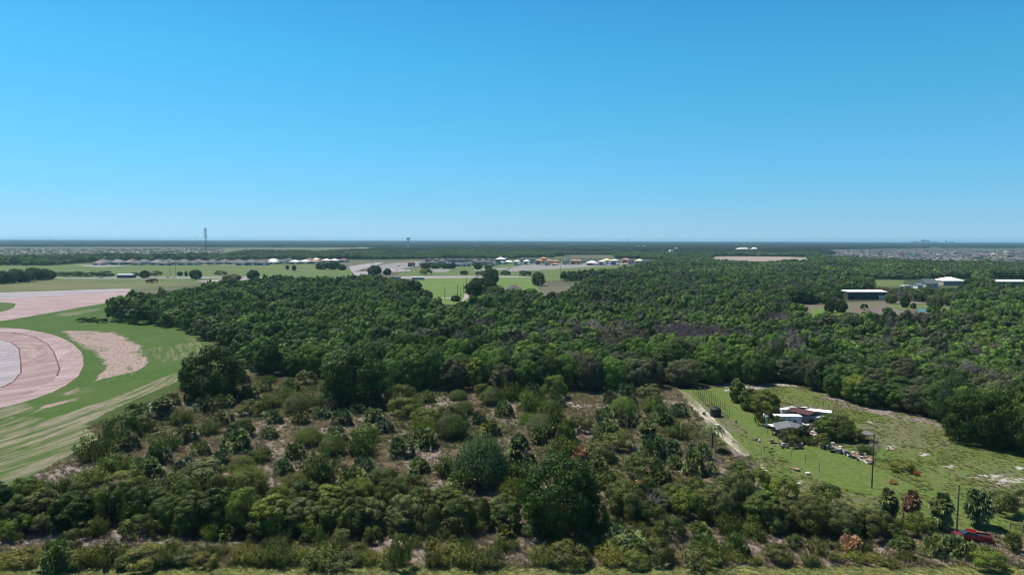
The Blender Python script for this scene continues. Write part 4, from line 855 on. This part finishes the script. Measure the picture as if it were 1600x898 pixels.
WC = [(.35, .3, .26), (.42, .38, .33), (.3, .3, .31), (.5, .46, .4), (.33, .24, .2)]
hs_ = []
rnd = random.Random(77)
def addh(kind, px, py, s, rc, rot=None, wc=None, det=True, row=''):
    h = house(kind, px, py, s, wc or rnd.choice(WC), tuple(c*rnd.uniform(.88, 1.12) for c in RC[rc]), rnd.uniform(-.12, .12) if rot is None else rot, det); h['_col'] = rc; h['_row'] = row; h['_k'] = kind; hs_.append(h)
x = 156
while x < 412:
    addh('single', x, 414+rnd.uniform(-1.2, .5), rnd.uniform(.95, 1.25), rnd.choice(['brown', 'tan', 'grey', 'brown', 'slate']), row='in the near row of the left estate'); x += rnd.uniform(13.5, 16)
x = 162
while x < 400:
    addh('single', x, 411.2, 1.15, rnd.choice(['brown', 'grey', 'grey']), row='in the back row of the left estate'); x += rnd.uniform(17, 23)
for x, y, rc, k in ((411, 412.5, 'slate', 'single'), (427, 412.5, 'white', 'single'), (427, 409.5, 'white', 'single'), (443, 412, 'slate', 'single'), (461, 412.3, 'white', 'single'), (477, 412, 'white', 'single'), (492.5, 412, 'orange', 'single'), (494, 408.5, 'cream', 'single'), (484, 409, 'tan', 'single'), (510, 410, 'white', 'single'), (523, 410, 'white', 'single'), (537, 409.5, 'red', 'single'), (452, 409, 'brown', 'single')):
    addh(k, x, y, 1.1, rc, row='at the right end of the left estate')
addh('double', 643, 416.5, .9, 'red', wc=(.2, .13, .13), row='alone by the curved road')
x = 662
while x < 772:
    addh(rnd.choice(['single', 'double']), x, 415.5+rnd.uniform(-1.5, 1), 1.0, rnd.choice(['grey', 'slate', 'brown', 'slate', 'grey']), row='in the middle estate behind the trees'); x += rnd.uniform(6, 9)
x = 670
while x < 770:
    addh('double', x, 411, .95, rnd.choice(['brown', 'slate', 'grey']), row='in the middle estate, back row'); x += rnd.uniform(9, 13)
for x, y, rc, k, s in ((782, 413, 'white', 'double', 1.35), (795, 412, 'white', 'single', 1.0), (770, 415, 'brown', 'single', .9), (790, 409, 'brown', 'double', 1), (808, 414, 'white', 'double', .9), (823, 413.5, 'white', 'double', .9), (831, 411, 'slate', 'double', 1), (815, 410, 'grey', 'double', .9), (843, 413.5, 'orange', 'double', 1.05), (849, 410, 'orange', 'double', 1.1), (858, 413, 'orange', 'double', .95), (868, 413.5, 'orange', 'double', .9), (867, 414.6, 'orange', 'single', .7), (855, 415, 'brown', 'double', .7), (884, 413.5, 'grey', 'double', 1.05), (897, 413, 'orange', 'double', .95), (904, 413, 'orange', 'double', .95), (912, 410.5, 'slate', 'single', 1), (925, 414.5, 'white', 'single', 1.25), (941, 414.5, 'white', 'double', .95), (948, 413, 'cream', 'double', 1.1), (960, 414, 'white', 'double', 1.1), (978, 412, 'orange', 'double', 1.1), (977, 415, 'orange', 'single', .7), (986, 413, 'slate', 'double', .95), (999, 414.5, 'cream', 'double', 1.15), (1008, 415, 'slate', 'double', 1.1), (1023, 415, 'white', 'single', 1.1), (1060, 412, 'white', 'single', .6), (1075, 412.5, 'cream', 'single', .9)):
    addh(k, x, y, s, rc, row='in the building estate', wc=(.12, .19, .36) if x in (1008, 960) else ((.36, .16, .11) if rc == 'orange' else None))
for i in range(62):       # right estate, beyond the wood
    x = rnd.uniform(1330, 1600); y = rnd.uniform(392, 407) if x > 1450 else rnd.uniform(393, 401)
    addh(rnd.choice(['single', 'double']), x, y, rnd.uniform(1, 1.3), rnd.choice(['grey', 'slate', 'brown', 'brown', 'tan', 'grey', 'white' if rnd.random() < .3 else 'brown']), rnd.uniform(-1.6, 1.6), det=False, row='in the far right estate')
def hl(o):
    c = dict(brown='brown', grey='grey', slate='dark slate', white='white', orange='orange', tan='tan', red='dull red', cream='cream')[o['_col']]
    r = ('front' if o['_py'] > 403 else 'middle' if o['_py'] > 397 else 'back')+' of the far right estate'
    return ('one-storey' if o['_k'] == 'single' else 'two-storey')+' house, '+c+' roof, {n}, '+(('at the '+r) if 'far right' in o['_row'] else o['_row'])
number(hs_, hl)
for o in hs_: o['group'] = 'houses of the '+('far right estate' if 'far right' in o['_row'] else 'left estate' if 'left' in o['_row'] else 'middle estates')
# the estates too far and dense to count
def tinyhouse(rc, wc):
    mb = MB().box(-7, 7, -6, 6, 0, 3); hip_roof(mb, -7, 7, -6, 6, 3.1, 2.8, .5, 1)
    return mb.mesh('far_house', flat('fh_wall%s' % wc, (.32*wc, .29*wc, .26*wc)), flat('fh_'+rc, RC[rc]))
TH = [tinyhouse('brown', .8), tinyhouse('grey', .8), tinyhouse('grey', 1.1), tinyhouse('slate', .7), tinyhouse('tan', .9)]
EST = [[(-100, 390), (60, 389.5), (200, 390.5), (350, 388.5), (345, 395), (220, 399.5), (100, 402), (-100, 406)], [(1290, 392), (1700, 390), (1700, 408), (1560, 411), (1470, 409), (1380, 403), (1300, 400)], [(1395, 386), (1470, 386), (1470, 388), (1400, 388)], [(440, 387), (500, 387), (500, 388.5), (440, 388.5)]]
Xs = []
for e, cell in zip(EST, (24, 25, 40, 60)):
    W = np.array([G(*q)[:2] for q in e]); lo = W.min(0); hi = W.max(0); A, B = np.meshgrid(np.arange(lo[0], hi[0], cell*.62), np.arange(lo[1], hi[1], cell*1.3)); A = A.ravel(); B = B.ravel(); k = inside(*P(A, B), e) & (vnoise(A, B, 150, 31) < .8); Xs.append(np.c_[A[k], B[k]])
q = np.vstack(Xs); g = np.random.default_rng(61); q = q+g.normal(size=q.shape)*2
gn_scatter('suburban_houses', np.c_[q, np.zeros(len(q))], g.uniform(.8, 1.1, len(q)), g.choice([0, 1.57, .1, -.1], len(q)), g.integers(0, 5, len(q)), q[:, :1]*0+np.ones(3), TH, label='dense far estates of brown and grey roofed houses')
q, g = area_pts(EST[0], 5000, 62); q2, g2 = area_pts(EST[1], 3500, 63); q = np.vstack([q, q2]); n_ = len(q)
gn_scatter('garden_trees', np.c_[q, np.zeros(n_)], g.uniform(.35, .75, n_), g.uniform(0, 6.28, n_), g.integers(0, 6, n_), wood_tints(g, q[:, 0], q[:, 1]), FARC, label='small trees between the houses of the far estates')

# ------------------------------------------------------------------ farm buildings at the right
def shed(name, px0, px1, py, ridge, eave, dep, wallc, roofc, label, cat, roof='gable', wall_m=None, doors=0):
    """building whose front runs from (px0,py) to (px1,py)"""
    a, b = G(px0, py), G(px1, py); r = link(name, None); r.location = (a+b)/2; L_ = (b-a).length; r.rotation_euler = (0, 0, math.atan2(b.y-a.y, b.x-a.x))
    o = MB().box(-L_/2, L_/2, 0, dep, 0, eave).build('wall', WALLM, r, col=wallc)
    mb = MB()
    if roof == 'gable': gable_roof(mb, -L_/2, L_/2, 0, dep, eave+.16, ridge-eave)
    elif roof == 'hip': hip_roof(mb, -L_/2, L_/2, 0, dep, eave+.2, ridge-eave)
    else: mb.box(-L_/2-.4, L_/2+.4, -.4, dep+.4, eave+.003, ridge)
    mb.build('roof', ROOFM, r, col=roofc)
    k = max(2, int(L_/5))
    for i in range(k):
        x0 = -L_/2+(i+.5)*L_/k
        if i < doors: MB().box(x0-1.6, x0+1.6, -.06, -.003, 0, min(3.2, eave*.8)).build('door', DARK, r)
        else: MB().box(x0-.6, x0+.6, -.06, -.003, eave*.4, eave*.7).build('window', GLASS, r)
    return tag(r, label, cat)
WHT = (.88, .88, .86)
shed('shed', 1325, 1386, 468, 7.6, 6.6, 20, (.05, .07, .06), WHT, 'long dark green shed with a bright white roof', 'shed', doors=1)
shed('house', 1474, 1508, 446, 9, 5.2, 20, (.4, .37, .3), WHT, 'big house with a white hipped roof right of the grey gabled house', 'house', 'hip')
shed('house', 1446, 1466, 450, 9.5, 4.8, 14, (.5, .5, .5), (.1, .12, .13), 'house with a dark grey gabled roof behind palms', 'house')
shed('shed', 1434, 1442, 451, 5.5, 3.8, 8, (.6, .6, .6), (.16, .17, .18), 'small white gabled shed left of the grey gabled house', 'shed')
shed('barn', 1558, 1604, 446, 6.2, 4.4, 18, (.2, .2, .18), WHT, 'long barn with white roof at the right border', 'barn')
shed('shed', 1523, 1535, 446, 4.6, 3.6, 8, (.3, .25, .22), (.7, .68, .66), 'tiny shed with white roof left of the long barn', 'shed')
shed('shed', 1490, 1512, 461, 3.8, 3.1, 7, (.28, .2, .17), (.5, .47, .45), 'low flat roofed shed among trees below the long barn', 'shed', 'flat')
shed('shed', 1413, 1423, 452, 4, 3.2, 6, (.4, .38, .36), (.75, .75, .74), 'small white roofed shed behind the trees, left of the gabled sheds', 'shed', 'flat')
shed('shed', 1330, 1340, 446, 4.5, 3.2, 8, (.3, .27, .25), (.4, .35, .33), 'small brownish shed behind the long green shed', 'shed')
shed('house', 792, 815, 458, 7.5, 3.6, 18, (.2, .16, .15), (.085, .07, .07), 'dark brown roofed house right of the sports field', 'house', 'hip')
shed('barn', 183, 207, 434.5, 5.4, 4.0, 9, (.1, .1, .12), (.38, .4, .46), 'long low barn with pale grey roof along the far road', 'barn')
shed('shed', 548, 560, 400, 7, 6, 20, (.4, .45, .45), (.5, .6, .6), 'pale blue grey flat warehouse among the trees, far centre', 'warehouse', 'flat')
shed('shed', 1424, 1440, 402.5, 7, 6, 20, (.1, .3, .33), (.12, .42, .45), 'teal roofed warehouse in the far right estate', 'warehouse', 'flat')
shed('shed', 1153, 1172, 391.5, 14, 8, 30, (.5, .4, .3), (.8, .76, .7), 'large pale roofed building far behind the wood', 'building', 'hip')
shed('shed', 1176, 1184, 392, 18, 10, 20, (.7, .7, .7), WHT, 'white building right of the large pale roofed one', 'building', 'hip')
shed('greenhouse', 600, 625, 437, 4, 3, 8, (.5, .47, .44), (.5, .42, .38), 'long pale flat roof by the turquoise pool', 'building', 'flat')
shed('shed', 644, 662, 437.5, 3.6, 3, 8, (.5, .47, .44), (.55, .5, .47), 'long pale shed at the left corner of the sports field', 'shed', 'flat')

for i, (x, y, w_) in enumerate(((996, 388.2, 3), (1005, 388, 3), (1057, 393, 4), (1048, 397.5, 5), (1120, 384, 4), (745, 387.4, 3))):
    shed('shed', x, x+w_, y, 17, 13, 20, (.5, .5, .5), (.7, .7, .68), 'tiny pale roof among the distant trees, '+('first', 'second', 'third', 'fourth', 'fifth', 'last')[i]+' counted right of the middle estates' if i < 5 else 'tiny pale roof among the distant trees right of the water tower', 'building', 'flat')
# ------------------------------------------------------------------ junk yard homestead
def trailer(px, py, ln, wd, ht, rot, wallc, roofc, label, cat='trailer'):
    r = link('trailer', None); p_ = G(px, py); r.location = p_; r.rotation_euler = (0, 0, rot)
    MB().box(-ln/2, ln/2, -wd/2, wd/2, .55, ht).box(-ln/2+.2, ln/2-.2, -wd/2+.15, wd/2-.15, ht+.002, ht+.1).build('body', WALLM, r, col=wallc)
    MB().box(-ln/2-.05, ln/2+.05, -wd/2-.05, wd/2+.05, ht+.103, ht+.2).build('roof', ROOFM, r, col=roofc)
    for k in (-.33, 0, .3): MB().box(ln*k-.5, ln*k+.5, -wd/2-.05, -wd/2-.003, ht*.5, ht*.75).build('window', GLASS, r)
    MB().box(ln*.15-.35, ln*.15+.35, -wd/2-.05, -wd/2-.003, .6, ht*.85).build('door', METAL, r)
    MB().box(-ln/2-.05, -ln/2-.003, -.6, .6, ht*.5, ht*.8).build('window', GLASS, r)
    for sx in (-.1, .1):
        for sy in (-1, 1): MB().tube([(ln*sx, sy*(wd/2-.1), .33), (ln*sx, sy*(wd/2+.12), .33)], [.33, .33], 12).build('wheel', DARK, r)
    return tag(r, label, cat)
trailer(1222, 667, 9.5, 2.6, 3.1, R(-4), (.7, .7, .7), (.82, .82, .82), 'white camper trailer at the left end of the junk yard')
trailer(1240, 655, 8.5, 2.6, 3.0, R(6), (.55, .55, .54), (.72, .72, .7), 'white camper trailer behind the left one, half hidden')
trailer(1266, 657, 10.5, 3.0, 3.0, R(-28), (.25, .25, .26), (.85, .85, .85), 'longest white roofed trailer right of the brown roof')
trailer(1268, 663, 7.5, 2.4, 2.2, R(-18), (.2, .2, .2), (.8, .8, .8), 'low white topped trailer in front of the longest one')
trailer(1383, 468, 12, 2.6, 3.4, R(3), (.65, .65, .66), (.85, .85, .85), 'white motorhome parked before the long green shed', 'motorhome')
def canopy_roof(px, py, ln, wd, ht, rot, roofc, label, cat, gable=.9, name='carport'):
    r = link(name, None); r.location = G(px, py); r.rotation_euler = (0, 0, rot); mb = MB()
    if gable: gable_roof(mb, -ln/2, ln/2, -wd/2, wd/2, ht, gable, axis='y')
    else: mb.box(-ln/2, ln/2, -wd/2, wd/2, ht, ht+.12)
    mb.build('roof', ROOFM, r, col=roofc)
    for sx in (-.46, .46):
        for sy in (-.45, .45): MB().box(ln*sx-.07, ln*sx+.07, wd*sy-.07, wd*sy+.07, 0, ht-.16).build('post', WOOD, r)
    return r
o = tag(canopy_roof(1254, 660, 4.2, 6.0, 3.2, R(35), (.07, .028, .028), '', '', .5), 'dark red brown roof between the white trailers', 'carport')
o = tag(canopy_roof(1233, 682, 6.5, 5.5, 2.5, R(-12), (.13, .135, .15), '', '', .9), 'grey gabled carport with blue gable in front of the trailers', 'carport')
MB().poly([(-3.4, -3.16, 2.52), (3.4, -3.16, 2.52), (0, -3.16, 3.4)]).build('gable_panel', flat('blue_tarp', (.10, .22, .36)), o)
MB().box(-2.9, 2.9, -1.8, 2.2, .003, 2.2).build('wall', flat('dark_wall', (.03, .035, .045)), o)
tag(canopy_roof(1334, 688, 9.0, 3.6, 1.9, R(0), (.14, .13, .125), '', '', 0), 'low flat roofed open shelter right of the wide low tree', 'shelter')
tag(canopy_roof(1212, 678, 3.5, 2.5, 2.3, R(10), (.6, .58, .52), '', '', 0), 'small cream flat roof in front of the left trailer', 'shelter')
# junk: each piece its own thing
rnd = random.Random(12); JC = [((.5, .5, .48), 'white'), ((.12, .11, .10), 'dark'), ((.25, .22, .19), 'tan'), ((.04, .04, .045), 'black'), ((.2, .2, .21), 'grey'), ((.3, .2, .14), 'brown'), ((.55, .53, .5), 'pale'), ((.16, .15, .15), 'dull')]
jk = []
def junk(px, py, s):
    c, cn = rnd.choice(JC); t = rnd.randrange(3); r = MB(); h = rnd.uniform(.4, 1.1)*s; w_ = rnd.uniform(.5, 1.6)*s; d = rnd.uniform(.5, 1.3)*s
    if t == 0: r.box(-w_/2, w_/2, -d/2, d/2, 0, h).box(-w_/2-.06, w_/2+.06, -d/2-.06, d/2+.06, h+.002, h+.08); nm, ct = 'junk_box', 'crate'
    elif t == 1: r.tube([(0, 0, 0), (0, 0, h*.1), (0, 0, h*.9), (0, 0, h)], [.36*s, .4*s, .4*s, .33*s], 12); nm, ct = 'junk_drum', 'drum'
    else: r.poly([(-w_, -d/2, 0), (w_, -d/2, .1), (w_, d/2, h*.8), (-w_, d/2, h)]).poly([(-w_, d/2+.05, h-.08), (w_, d/2+.05, h*.8-.08), (w_, -d/2+.05, .02), (-w_, -d/2+.05, -.08)]); nm, ct = 'junk_sheet', 'metal sheet'
    o = r.build(nm, WALLM, None, G(px, py), rnd.uniform(0, 3), c); tag(o, None, ct, 'junk lying in the yard'); o['_px'] = px; o['_py'] = py; o['_col'] = cn; o['_k'] = ct; jk.append(o)
for i in range(46): t = i/45; junk(1285+t*75+rnd.uniform(-4, 4), 697+t*26+rnd.uniform(-5, 3), 1.0)
for i in range(52): junk(rnd.uniform(1246, 1288), rnd.uniform(664, 692), 1.3)
for i in range(18): junk(rnd.uniform(1222, 1268), rnd.uniform(690, 700), .9)
for i in range(8): junk(rnd.uniform(1205, 1226), rnd.uniform(684, 702), .7)
for x, y in ((1100, 648), (1150, 660), (1182, 688), (1186, 690), (1188, 733), (1145, 690), (1245, 735), (1262, 741), (1120, 668)): junk(x, y, .8)
number(jk, lambda o: o['_col']+' '+dict(crate='boxy crate', drum='round drum').get(o['_k'], 'leaning metal sheet')+', {n}, '+('in the junk row above the lawn' if o['_px'] > 1288 else 'in the heap beside the trailers' if o['_py'] < 690 and o['_px'] > 1226 else 'along the lawn edge' if o['_py'] > 683 and o['_px'] > 1200 else 'on the garden grass'))

# ------------------------------------------------------------------ garden, posts, fences
gp = []
def post(px, py, h, label=None, r_=.06, lean=0, group='garden posts', nm='garden_post'):
    g_ = G(px, py); o = MB().tube([(0, 0, -.1), (lean*.5, 0, h*.5), (lean, 0, h)], [r_*1.1, r_, r_*.9], 6).build(nm, WOOD, None, g_); tag(o, label, 'post', group); o['_px'] = px; o['_py'] = py; gp.append(o); return o
for row in range(3):
    for i in range(13):
        t = i/12; post(1083+row*9+t*33, 614+t*32-row*1.2, 2.1+rnd.uniform(-.2, .2), lean=rnd.uniform(-.1, .1)); gp[-1]['_row'] = ('left', 'middle', 'right')[row]+' trellis row'
for x, y in ((1090, 652), (1102, 651), (1136, 650), (1140, 648), (1189, 712), (1194, 708), (1203, 713), (1237, 712), (1258, 722), (1280, 734), (1072, 628), (1107, 600), (1239, 705)):
    post(x, y, 1.8); gp[-1]['_row'] = 'loose stakes around the garden'
for i in range(14):
    t = i/13; post(1275+t*50, 628+t*28, 1.7, group='fence posts'); gp[-1]['_row'] = 'fence behind the trailers'
number(gp, lambda o: 'thin wooden post, {n}, of the '+o['_row'])
o = link('water_tank', None, None, G(1118, 650)); tag(o, 'black round tank standing at the end of the trellis rows', 'tank')
MB().tube([(0, 0, 0), (0, 0, .3), (0, 0, 2.2), (0, 0, 2.6), (0, 0, 2.75)], [1.35, 1.5, 1.5, 1.1, .3], 20).build('body', DARK, o); MB().tube([(0, 0, 2.752), (0, 0, 2.9)], [.3, .28], 12).build('lid', DARK, o)
for x0, y0, x1, y1, k, lab in ((1560, 884, 1640, 890, 6, 'rough wooden rail fence at the bottom right'), (1578, 828, 1640, 838, 4, 'dark wooden rail fence right of the pickup truck')):
    a, b = G(x0, y0), G(x1, y1); r = link('rail_fence', None, None, a); tag(r, lab, 'fence'); d = b-a
    for i in range(k):
        q_ = d*(i/(k-1)); MB().tube([(q_.x, q_.y, -.1), (q_.x, q_.y, 1.4)], [.09, .08], 6).build('post', WOOD, r)
    for z in (.6, 1.2): MB().tube([(0, -.12, z), (d.x, d.y-.12, z)], [.045, .045], 4).build('rail', WOOD, r)
def utility_pole(px, base, top, label, arms=True, r_=.125):
    h = HGT(px, base, top); r = link('utility_pole', None, None, G(px, base)); tag(r, label, 'utility pole')
    MB().tube([(0, 0, -.2), (.05, 0, h*.5), (.08, 0, h)], [r_*1.15, r_, r_*.75], 9).build('pole', flat('pole_wood', (.07, .065, .055)), r)
    if arms:
        MB().box(-1, 1.1, -.06, .06, h-.7, h-.58).build('crossarm', WOOD, r)
        for x in (-.9, 0, 1.0): MB().tube([(x, 0, h-.577), (x, 0, h-.4)], [.05, .03], 6).build('insulator', METAL, r)
    else: MB().tube([(.08, 0, h), (.08, 0, h+.12)], [r_*.85, r_*.5], 8).build('cap', METAL, r)
    return r
utility_pole(1362, 762, 676, 'bare wooden utility pole beside the lawn, left of the two', False)
utility_pole(1494, 840, 755, 'bare wooden utility pole beside the red pickup truck', False)
utility_pole(1038, 846, 780, 'thin pole standing in the front hedgerow below the bare tree', False, .1)
for x, b, t, l in ((266, 435, 407, 'utility pole on the far road, taller left one of the pair'), (275, 433, 407, 'utility pole on the far road, thinner right one of the pair'), (580, 431, 403, 'utility pole by the building site, left one'), (584, 431, 404, 'utility pole by the building site, right one'), (876, 438, 403, 'utility pole in front of the orange roofed houses'), (695, 468, 447, 'lone pole at the near edge of the sports field'), (715, 462, 444, 'leftmost of the slim poles beside the sports field path'), (720, 464, 447, 'second slim pole beside the sports field path'), (724, 458, 444, 'third slim pole beside the sports field path'), (729, 457, 434, 'tallest slim pole beside the sports field path'), (746, 434, 419, 'pole at the far end of the sports field path'), (1143, 392, 372, 'faint mast on the horizon right of centre')):
    utility_pole(x, b, t, l, x in (266, 275, 580, 584, 876), .22)

# ------------------------------------------------------------------ towers and the skyline
def lattice_tower(px, base, top, label):
    h = HGT(px, base, top); r = link('cell_tower', None, None, G(px, base)); tag(r, label, 'cell tower'); mb = MB(); w0, w1 = 2.4, 1.0
    sec = 11; cs = [(math.cos(a), math.sin(a)) for a in (0.4, 2.5, 4.6)]
    at2 = lambda k, z: (cs[k][0]*(w0+(w1-w0)*z/h), cs[k][1]*(w0+(w1-w0)*z/h), z)
    for k in range(3): MB().tube([at2(k, 0), at2(k, h)], [.45, .32], 5).build('leg', METAL_D, r)
    for i in range(sec):
        z0, z1 = h*i/sec, h*(i+1)/sec
        for k in range(3): mb.tube([at2(k, z0), at2((k+1) % 3, z1)], [.1, .1], 4, cap=False); mb.tube([at2(k, z1), at2((k+1) % 3, z1)], [.1, .1], 4, cap=False)
    mb.build('lattice', METAL_D, r)
    for f in (.70, .78, .86, .93):
        z = h*f; p2 = MB().tube([(0, 0, z-.25), (0, 0, z)], [3.4, 3.4], 12); pl = p2.build('platform', METAL_D, r)
        for k in range(9):
            a = 6.28*k/9; x_, y_ = math.cos(a)*3.5, math.sin(a)*3.5; MB().box(-.5, .5, -.3, .3, z-1.6, z+1.8, 0, a+1.57, (x_, y_)).build('antenna', METAL if k % 2 else WHITE, pl)
    MB().tube([(0, 0, h), (0, 0, h+1.5), (0, 0, h+2.2)], [3.2, 3.2, 1.8], 14).build('radome', WHITE, r)
    return r
METAL_D = flat('tower_steel', (.10, .11, .12), .6, .4, .2)
lattice_tower(322, 406, 356, 'tall lattice cell tower with antenna rings and a white top')
p_ = G(638, 388); Dw = p_.length; r = link('water_tower', None, None, p_); tag(r, 'pale blue mushroom shaped water tower on the horizon', 'water tower')
hw = HGT(638, 388, 370.5); TW = flat('water_tower_paint', (.28, .36, .42))
MB().tube([(0, 0, hw*.74), (0, 0, hw*.82), (0, 0, hw*.93), (0, 0, hw)], [5, 12, 12.5, 7], 20).build('tank', TW, r)
MB().tube([(0, 0, 0), (0, 0, hw*.1), (0, 0, hw*.745)], [6.5, 4.2, 4.2], 14).build('stem', TW, r)
for x, t, l in ((308, 369, 'faint mast on the horizon left of the cell tower'), (982, 371.5, 'faint mast on the horizon above the middle estates'), (80, 371, 'faint mast on the horizon at the far left')):
    p_ = G(x, 386); h = HGT(x, 386, t); r = link('radio_mast', None, None, p_); tag(r, l, 'mast'); MB().tube([(0, 0, 0), (0, 0, h)], [1.0, .7], 6).build('pole', METAL_D, r)
    for f in (.6, .8, .95): MB().box(-2, 2, -.3, .3, h*f, h*f+.8).build('crossarm', METAL_D, r)
TOW = flat('distant_facade', (.12, .14, .16))
for i, (x0, x1, t) in enumerate(((1428, 1433, 376.9), (1441, 1444, 374.4), (1448, 1451.5, 375.1), (1459, 1463, 376.9), (1478, 1479.6, 375.6), (1486, 1489, 376.9))):
    b = 380.6; a, c_ = G(x0, b), G(x1, b); W = (c_-a).length; h = HGT(x0, b, t); r = link('high_rise', None, None, (a+c_)/2); mb = MB().box(-W/2, W/2, 0, W*.5, 0, h*.96).box(-W*.3, W*.25, W*.1, W*.4, h*.96+.01, h)
    mb.build('wall', TOW, r)
    for k in range(int(h/12)): MB().box(-W*.44, W*.44, -.5, -.05, k*12+4, k*12+8).build('window', GLASS, r)
    tag(r, ['wide low block', 'tallest tower block', 'tower block right of the tallest', 'low wide block in the middle', 'narrow tower block', 'rightmost low block'][i]+' of the distant city skyline', 'tower block')

# ------------------------------------------------------------------ vehicles
def pickup(px, py, rot, label):
    r = link('pickup_truck', None, None, G(px, py), rot); red = (.2, .01, .016)
    b = bmesh.new()
    prof = [(-2.75, .55), (-2.75, 1.05), (-2.6, 1.12), (2.6, 1.12), (2.72, 1.0), (2.75, .5)]
    for hz, wd in ((None, .95),):
        lf = [b.verts.new((x, -wd, z)) for x, z in prof]; rt = [b.verts.new((x, wd, z)) for x, z in prof]
    b.faces.new(lf); b.faces.new(rt[::-1])
    for i in range(len(prof)): b.faces.new((lf[i], rt[i], rt[(i+1) % 6], lf[(i+1) % 6]))
    bmesh.ops.recalc_face_normals(b, faces=b.faces); bmesh.ops.bevel(b, geom=b.edges[:], offset=.06, segments=2, affect='EDGES')
    me = bpy.data.meshes.new('body'); b.to_mesh(me); b.free(); me.materials.append(PAINTM); o = link('body', me, r); o.color = (*red, 1)
    cb = MB(); a, c_ = [(-.7, -.88, 1.13), (1.5, -.88, 1.13), (1.5, .88, 1.13), (-.7, .88, 1.13)], [(-.5, -.72, 1.75), (.75, -.72, 1.75), (.75, .72, 1.75), (-.5, .72, 1.75)]
    for i in range(4): cb.poly((a[i], a[(i+1) % 4], c_[(i+1) % 4], c_[i]))
    cb.build('window', GLASS, r); MB().box(-.56, .8, -.76, .76, 1.753, 1.82).build('roof', PAINTM, r, col=red)
    MB().box(-2.6, -.8, -.8, .8, 1.123, 1.16).build('bed_liner', DARK, r)
    for s in (-.92, .84): MB().box(-2.7, -.75, s, s+.08, 1.164, 1.42).build('bed_side', PAINTM, r, col=red)
    MB().box(-2.75, -2.66, -.84, .84, 1.164, 1.42).build('tailgate', PAINTM, r, col=red)
    MB().box(2.4, 2.85, -.95, .95, .45, .65).build('bumper', METAL, r)
    for s in (-.75, .75):
        MB().box(2.752, 2.79, s-.15, s+.15, .78, .95).build('headlight', WHITE, r)
        for x_ in (-1.7, 1.75):
            w_ = MB().tube([(x_, s*1.1, .38), (x_, s*1.32, .38)], [.38, .38], 16).build('wheel', DARK, r); MB().tube([(x_, s*1.321, .38), (x_, s*1.34, .38)], [.2, .18], 12).build('rim', METAL, w_)
    return tag(r, label, 'pickup truck')
pickup(1518, 845, R(155), 'red pickup truck parked among palms beside the utility pole')
def car(px, py, rot, c, label):
    r = link('car', None, None, G(px, py), rot); MB().box(-2.2, 2.2, -.9, .9, .3, .85).box(-1.2, 1.1, -.75, .75, 1.35, 1.45).build('body', PAINTM, r, col=c)
    cb = MB(); a, c_ = [(-1.6, -.85, .853), (1.5, -.85, .853), (1.5, .85, .853), (-1.6, .85, .853)], [(-1.15, -.7, 1.347), (.9, -.7, 1.347), (.9, .7, 1.347), (-1.15, .7, 1.347)]
    for i in range(4): cb.poly((a[i], a[(i+1) % 4], c_[(i+1) % 4], c_[i]))
    cb.build('window', GLASS, r)
    for s in (-1, 1):
        for x_ in (-1.4, 1.4): MB().tube([(x_, s*.75, .32), (x_, s*.93, .32)], [.32, .32], 10).build('wheel', DARK, r)
    return tag(r, label, 'car')
car(158, 434.4, 0, (.7, .7, .7), 'white car on the far road left of the long barn')
car(262, 434, .1, (.03, .03, .03), 'dark car parked at the foot of the far road poles')
car(272, 434.2, .1, (.6, .6, .6), 'pale car right of the dark one below the poles')
car(620, 422, .1, (.03, .03, .04), 'black car on the curved road by the building site')
car(634, 422.5, 0, (.8, .8, .8), 'white van like car right of the black car')
car(566, 423, .2, (.25, .03, .03), 'dark red vehicle on the pale building site ground')
car(623, 416, .6, (.05, .05, .06), 'dark car further up the curved road')
#MARK_END
for o in bpy.data.objects:
    for k in ('_px', '_py', '_col', '_row', '_k'):
        if k in o: del o[k]
# ------------------------------------------------------------------ haze
HZ = 5e-5
mb = MB().box(-34000, 34000, -2000, 34000, -1, 100); m, n = mat('haze_air'); pv = N(n, 'ShaderNodeVolumePrincipled'); pv.inputs['Color'].default_value = (.42, .77, 1, 1); pv.inputs['Density'].default_value = HZ; pv.inputs['Anisotropy'].default_value = .2
oo = N(n, 'ShaderNodeOutputMaterial'); L(n, pv.outputs[0], oo.inputs['Volume'])
hz = mb.build('haze', m); tag(hz, 'thin blue haze over the flat land', None, None, 'stuff')
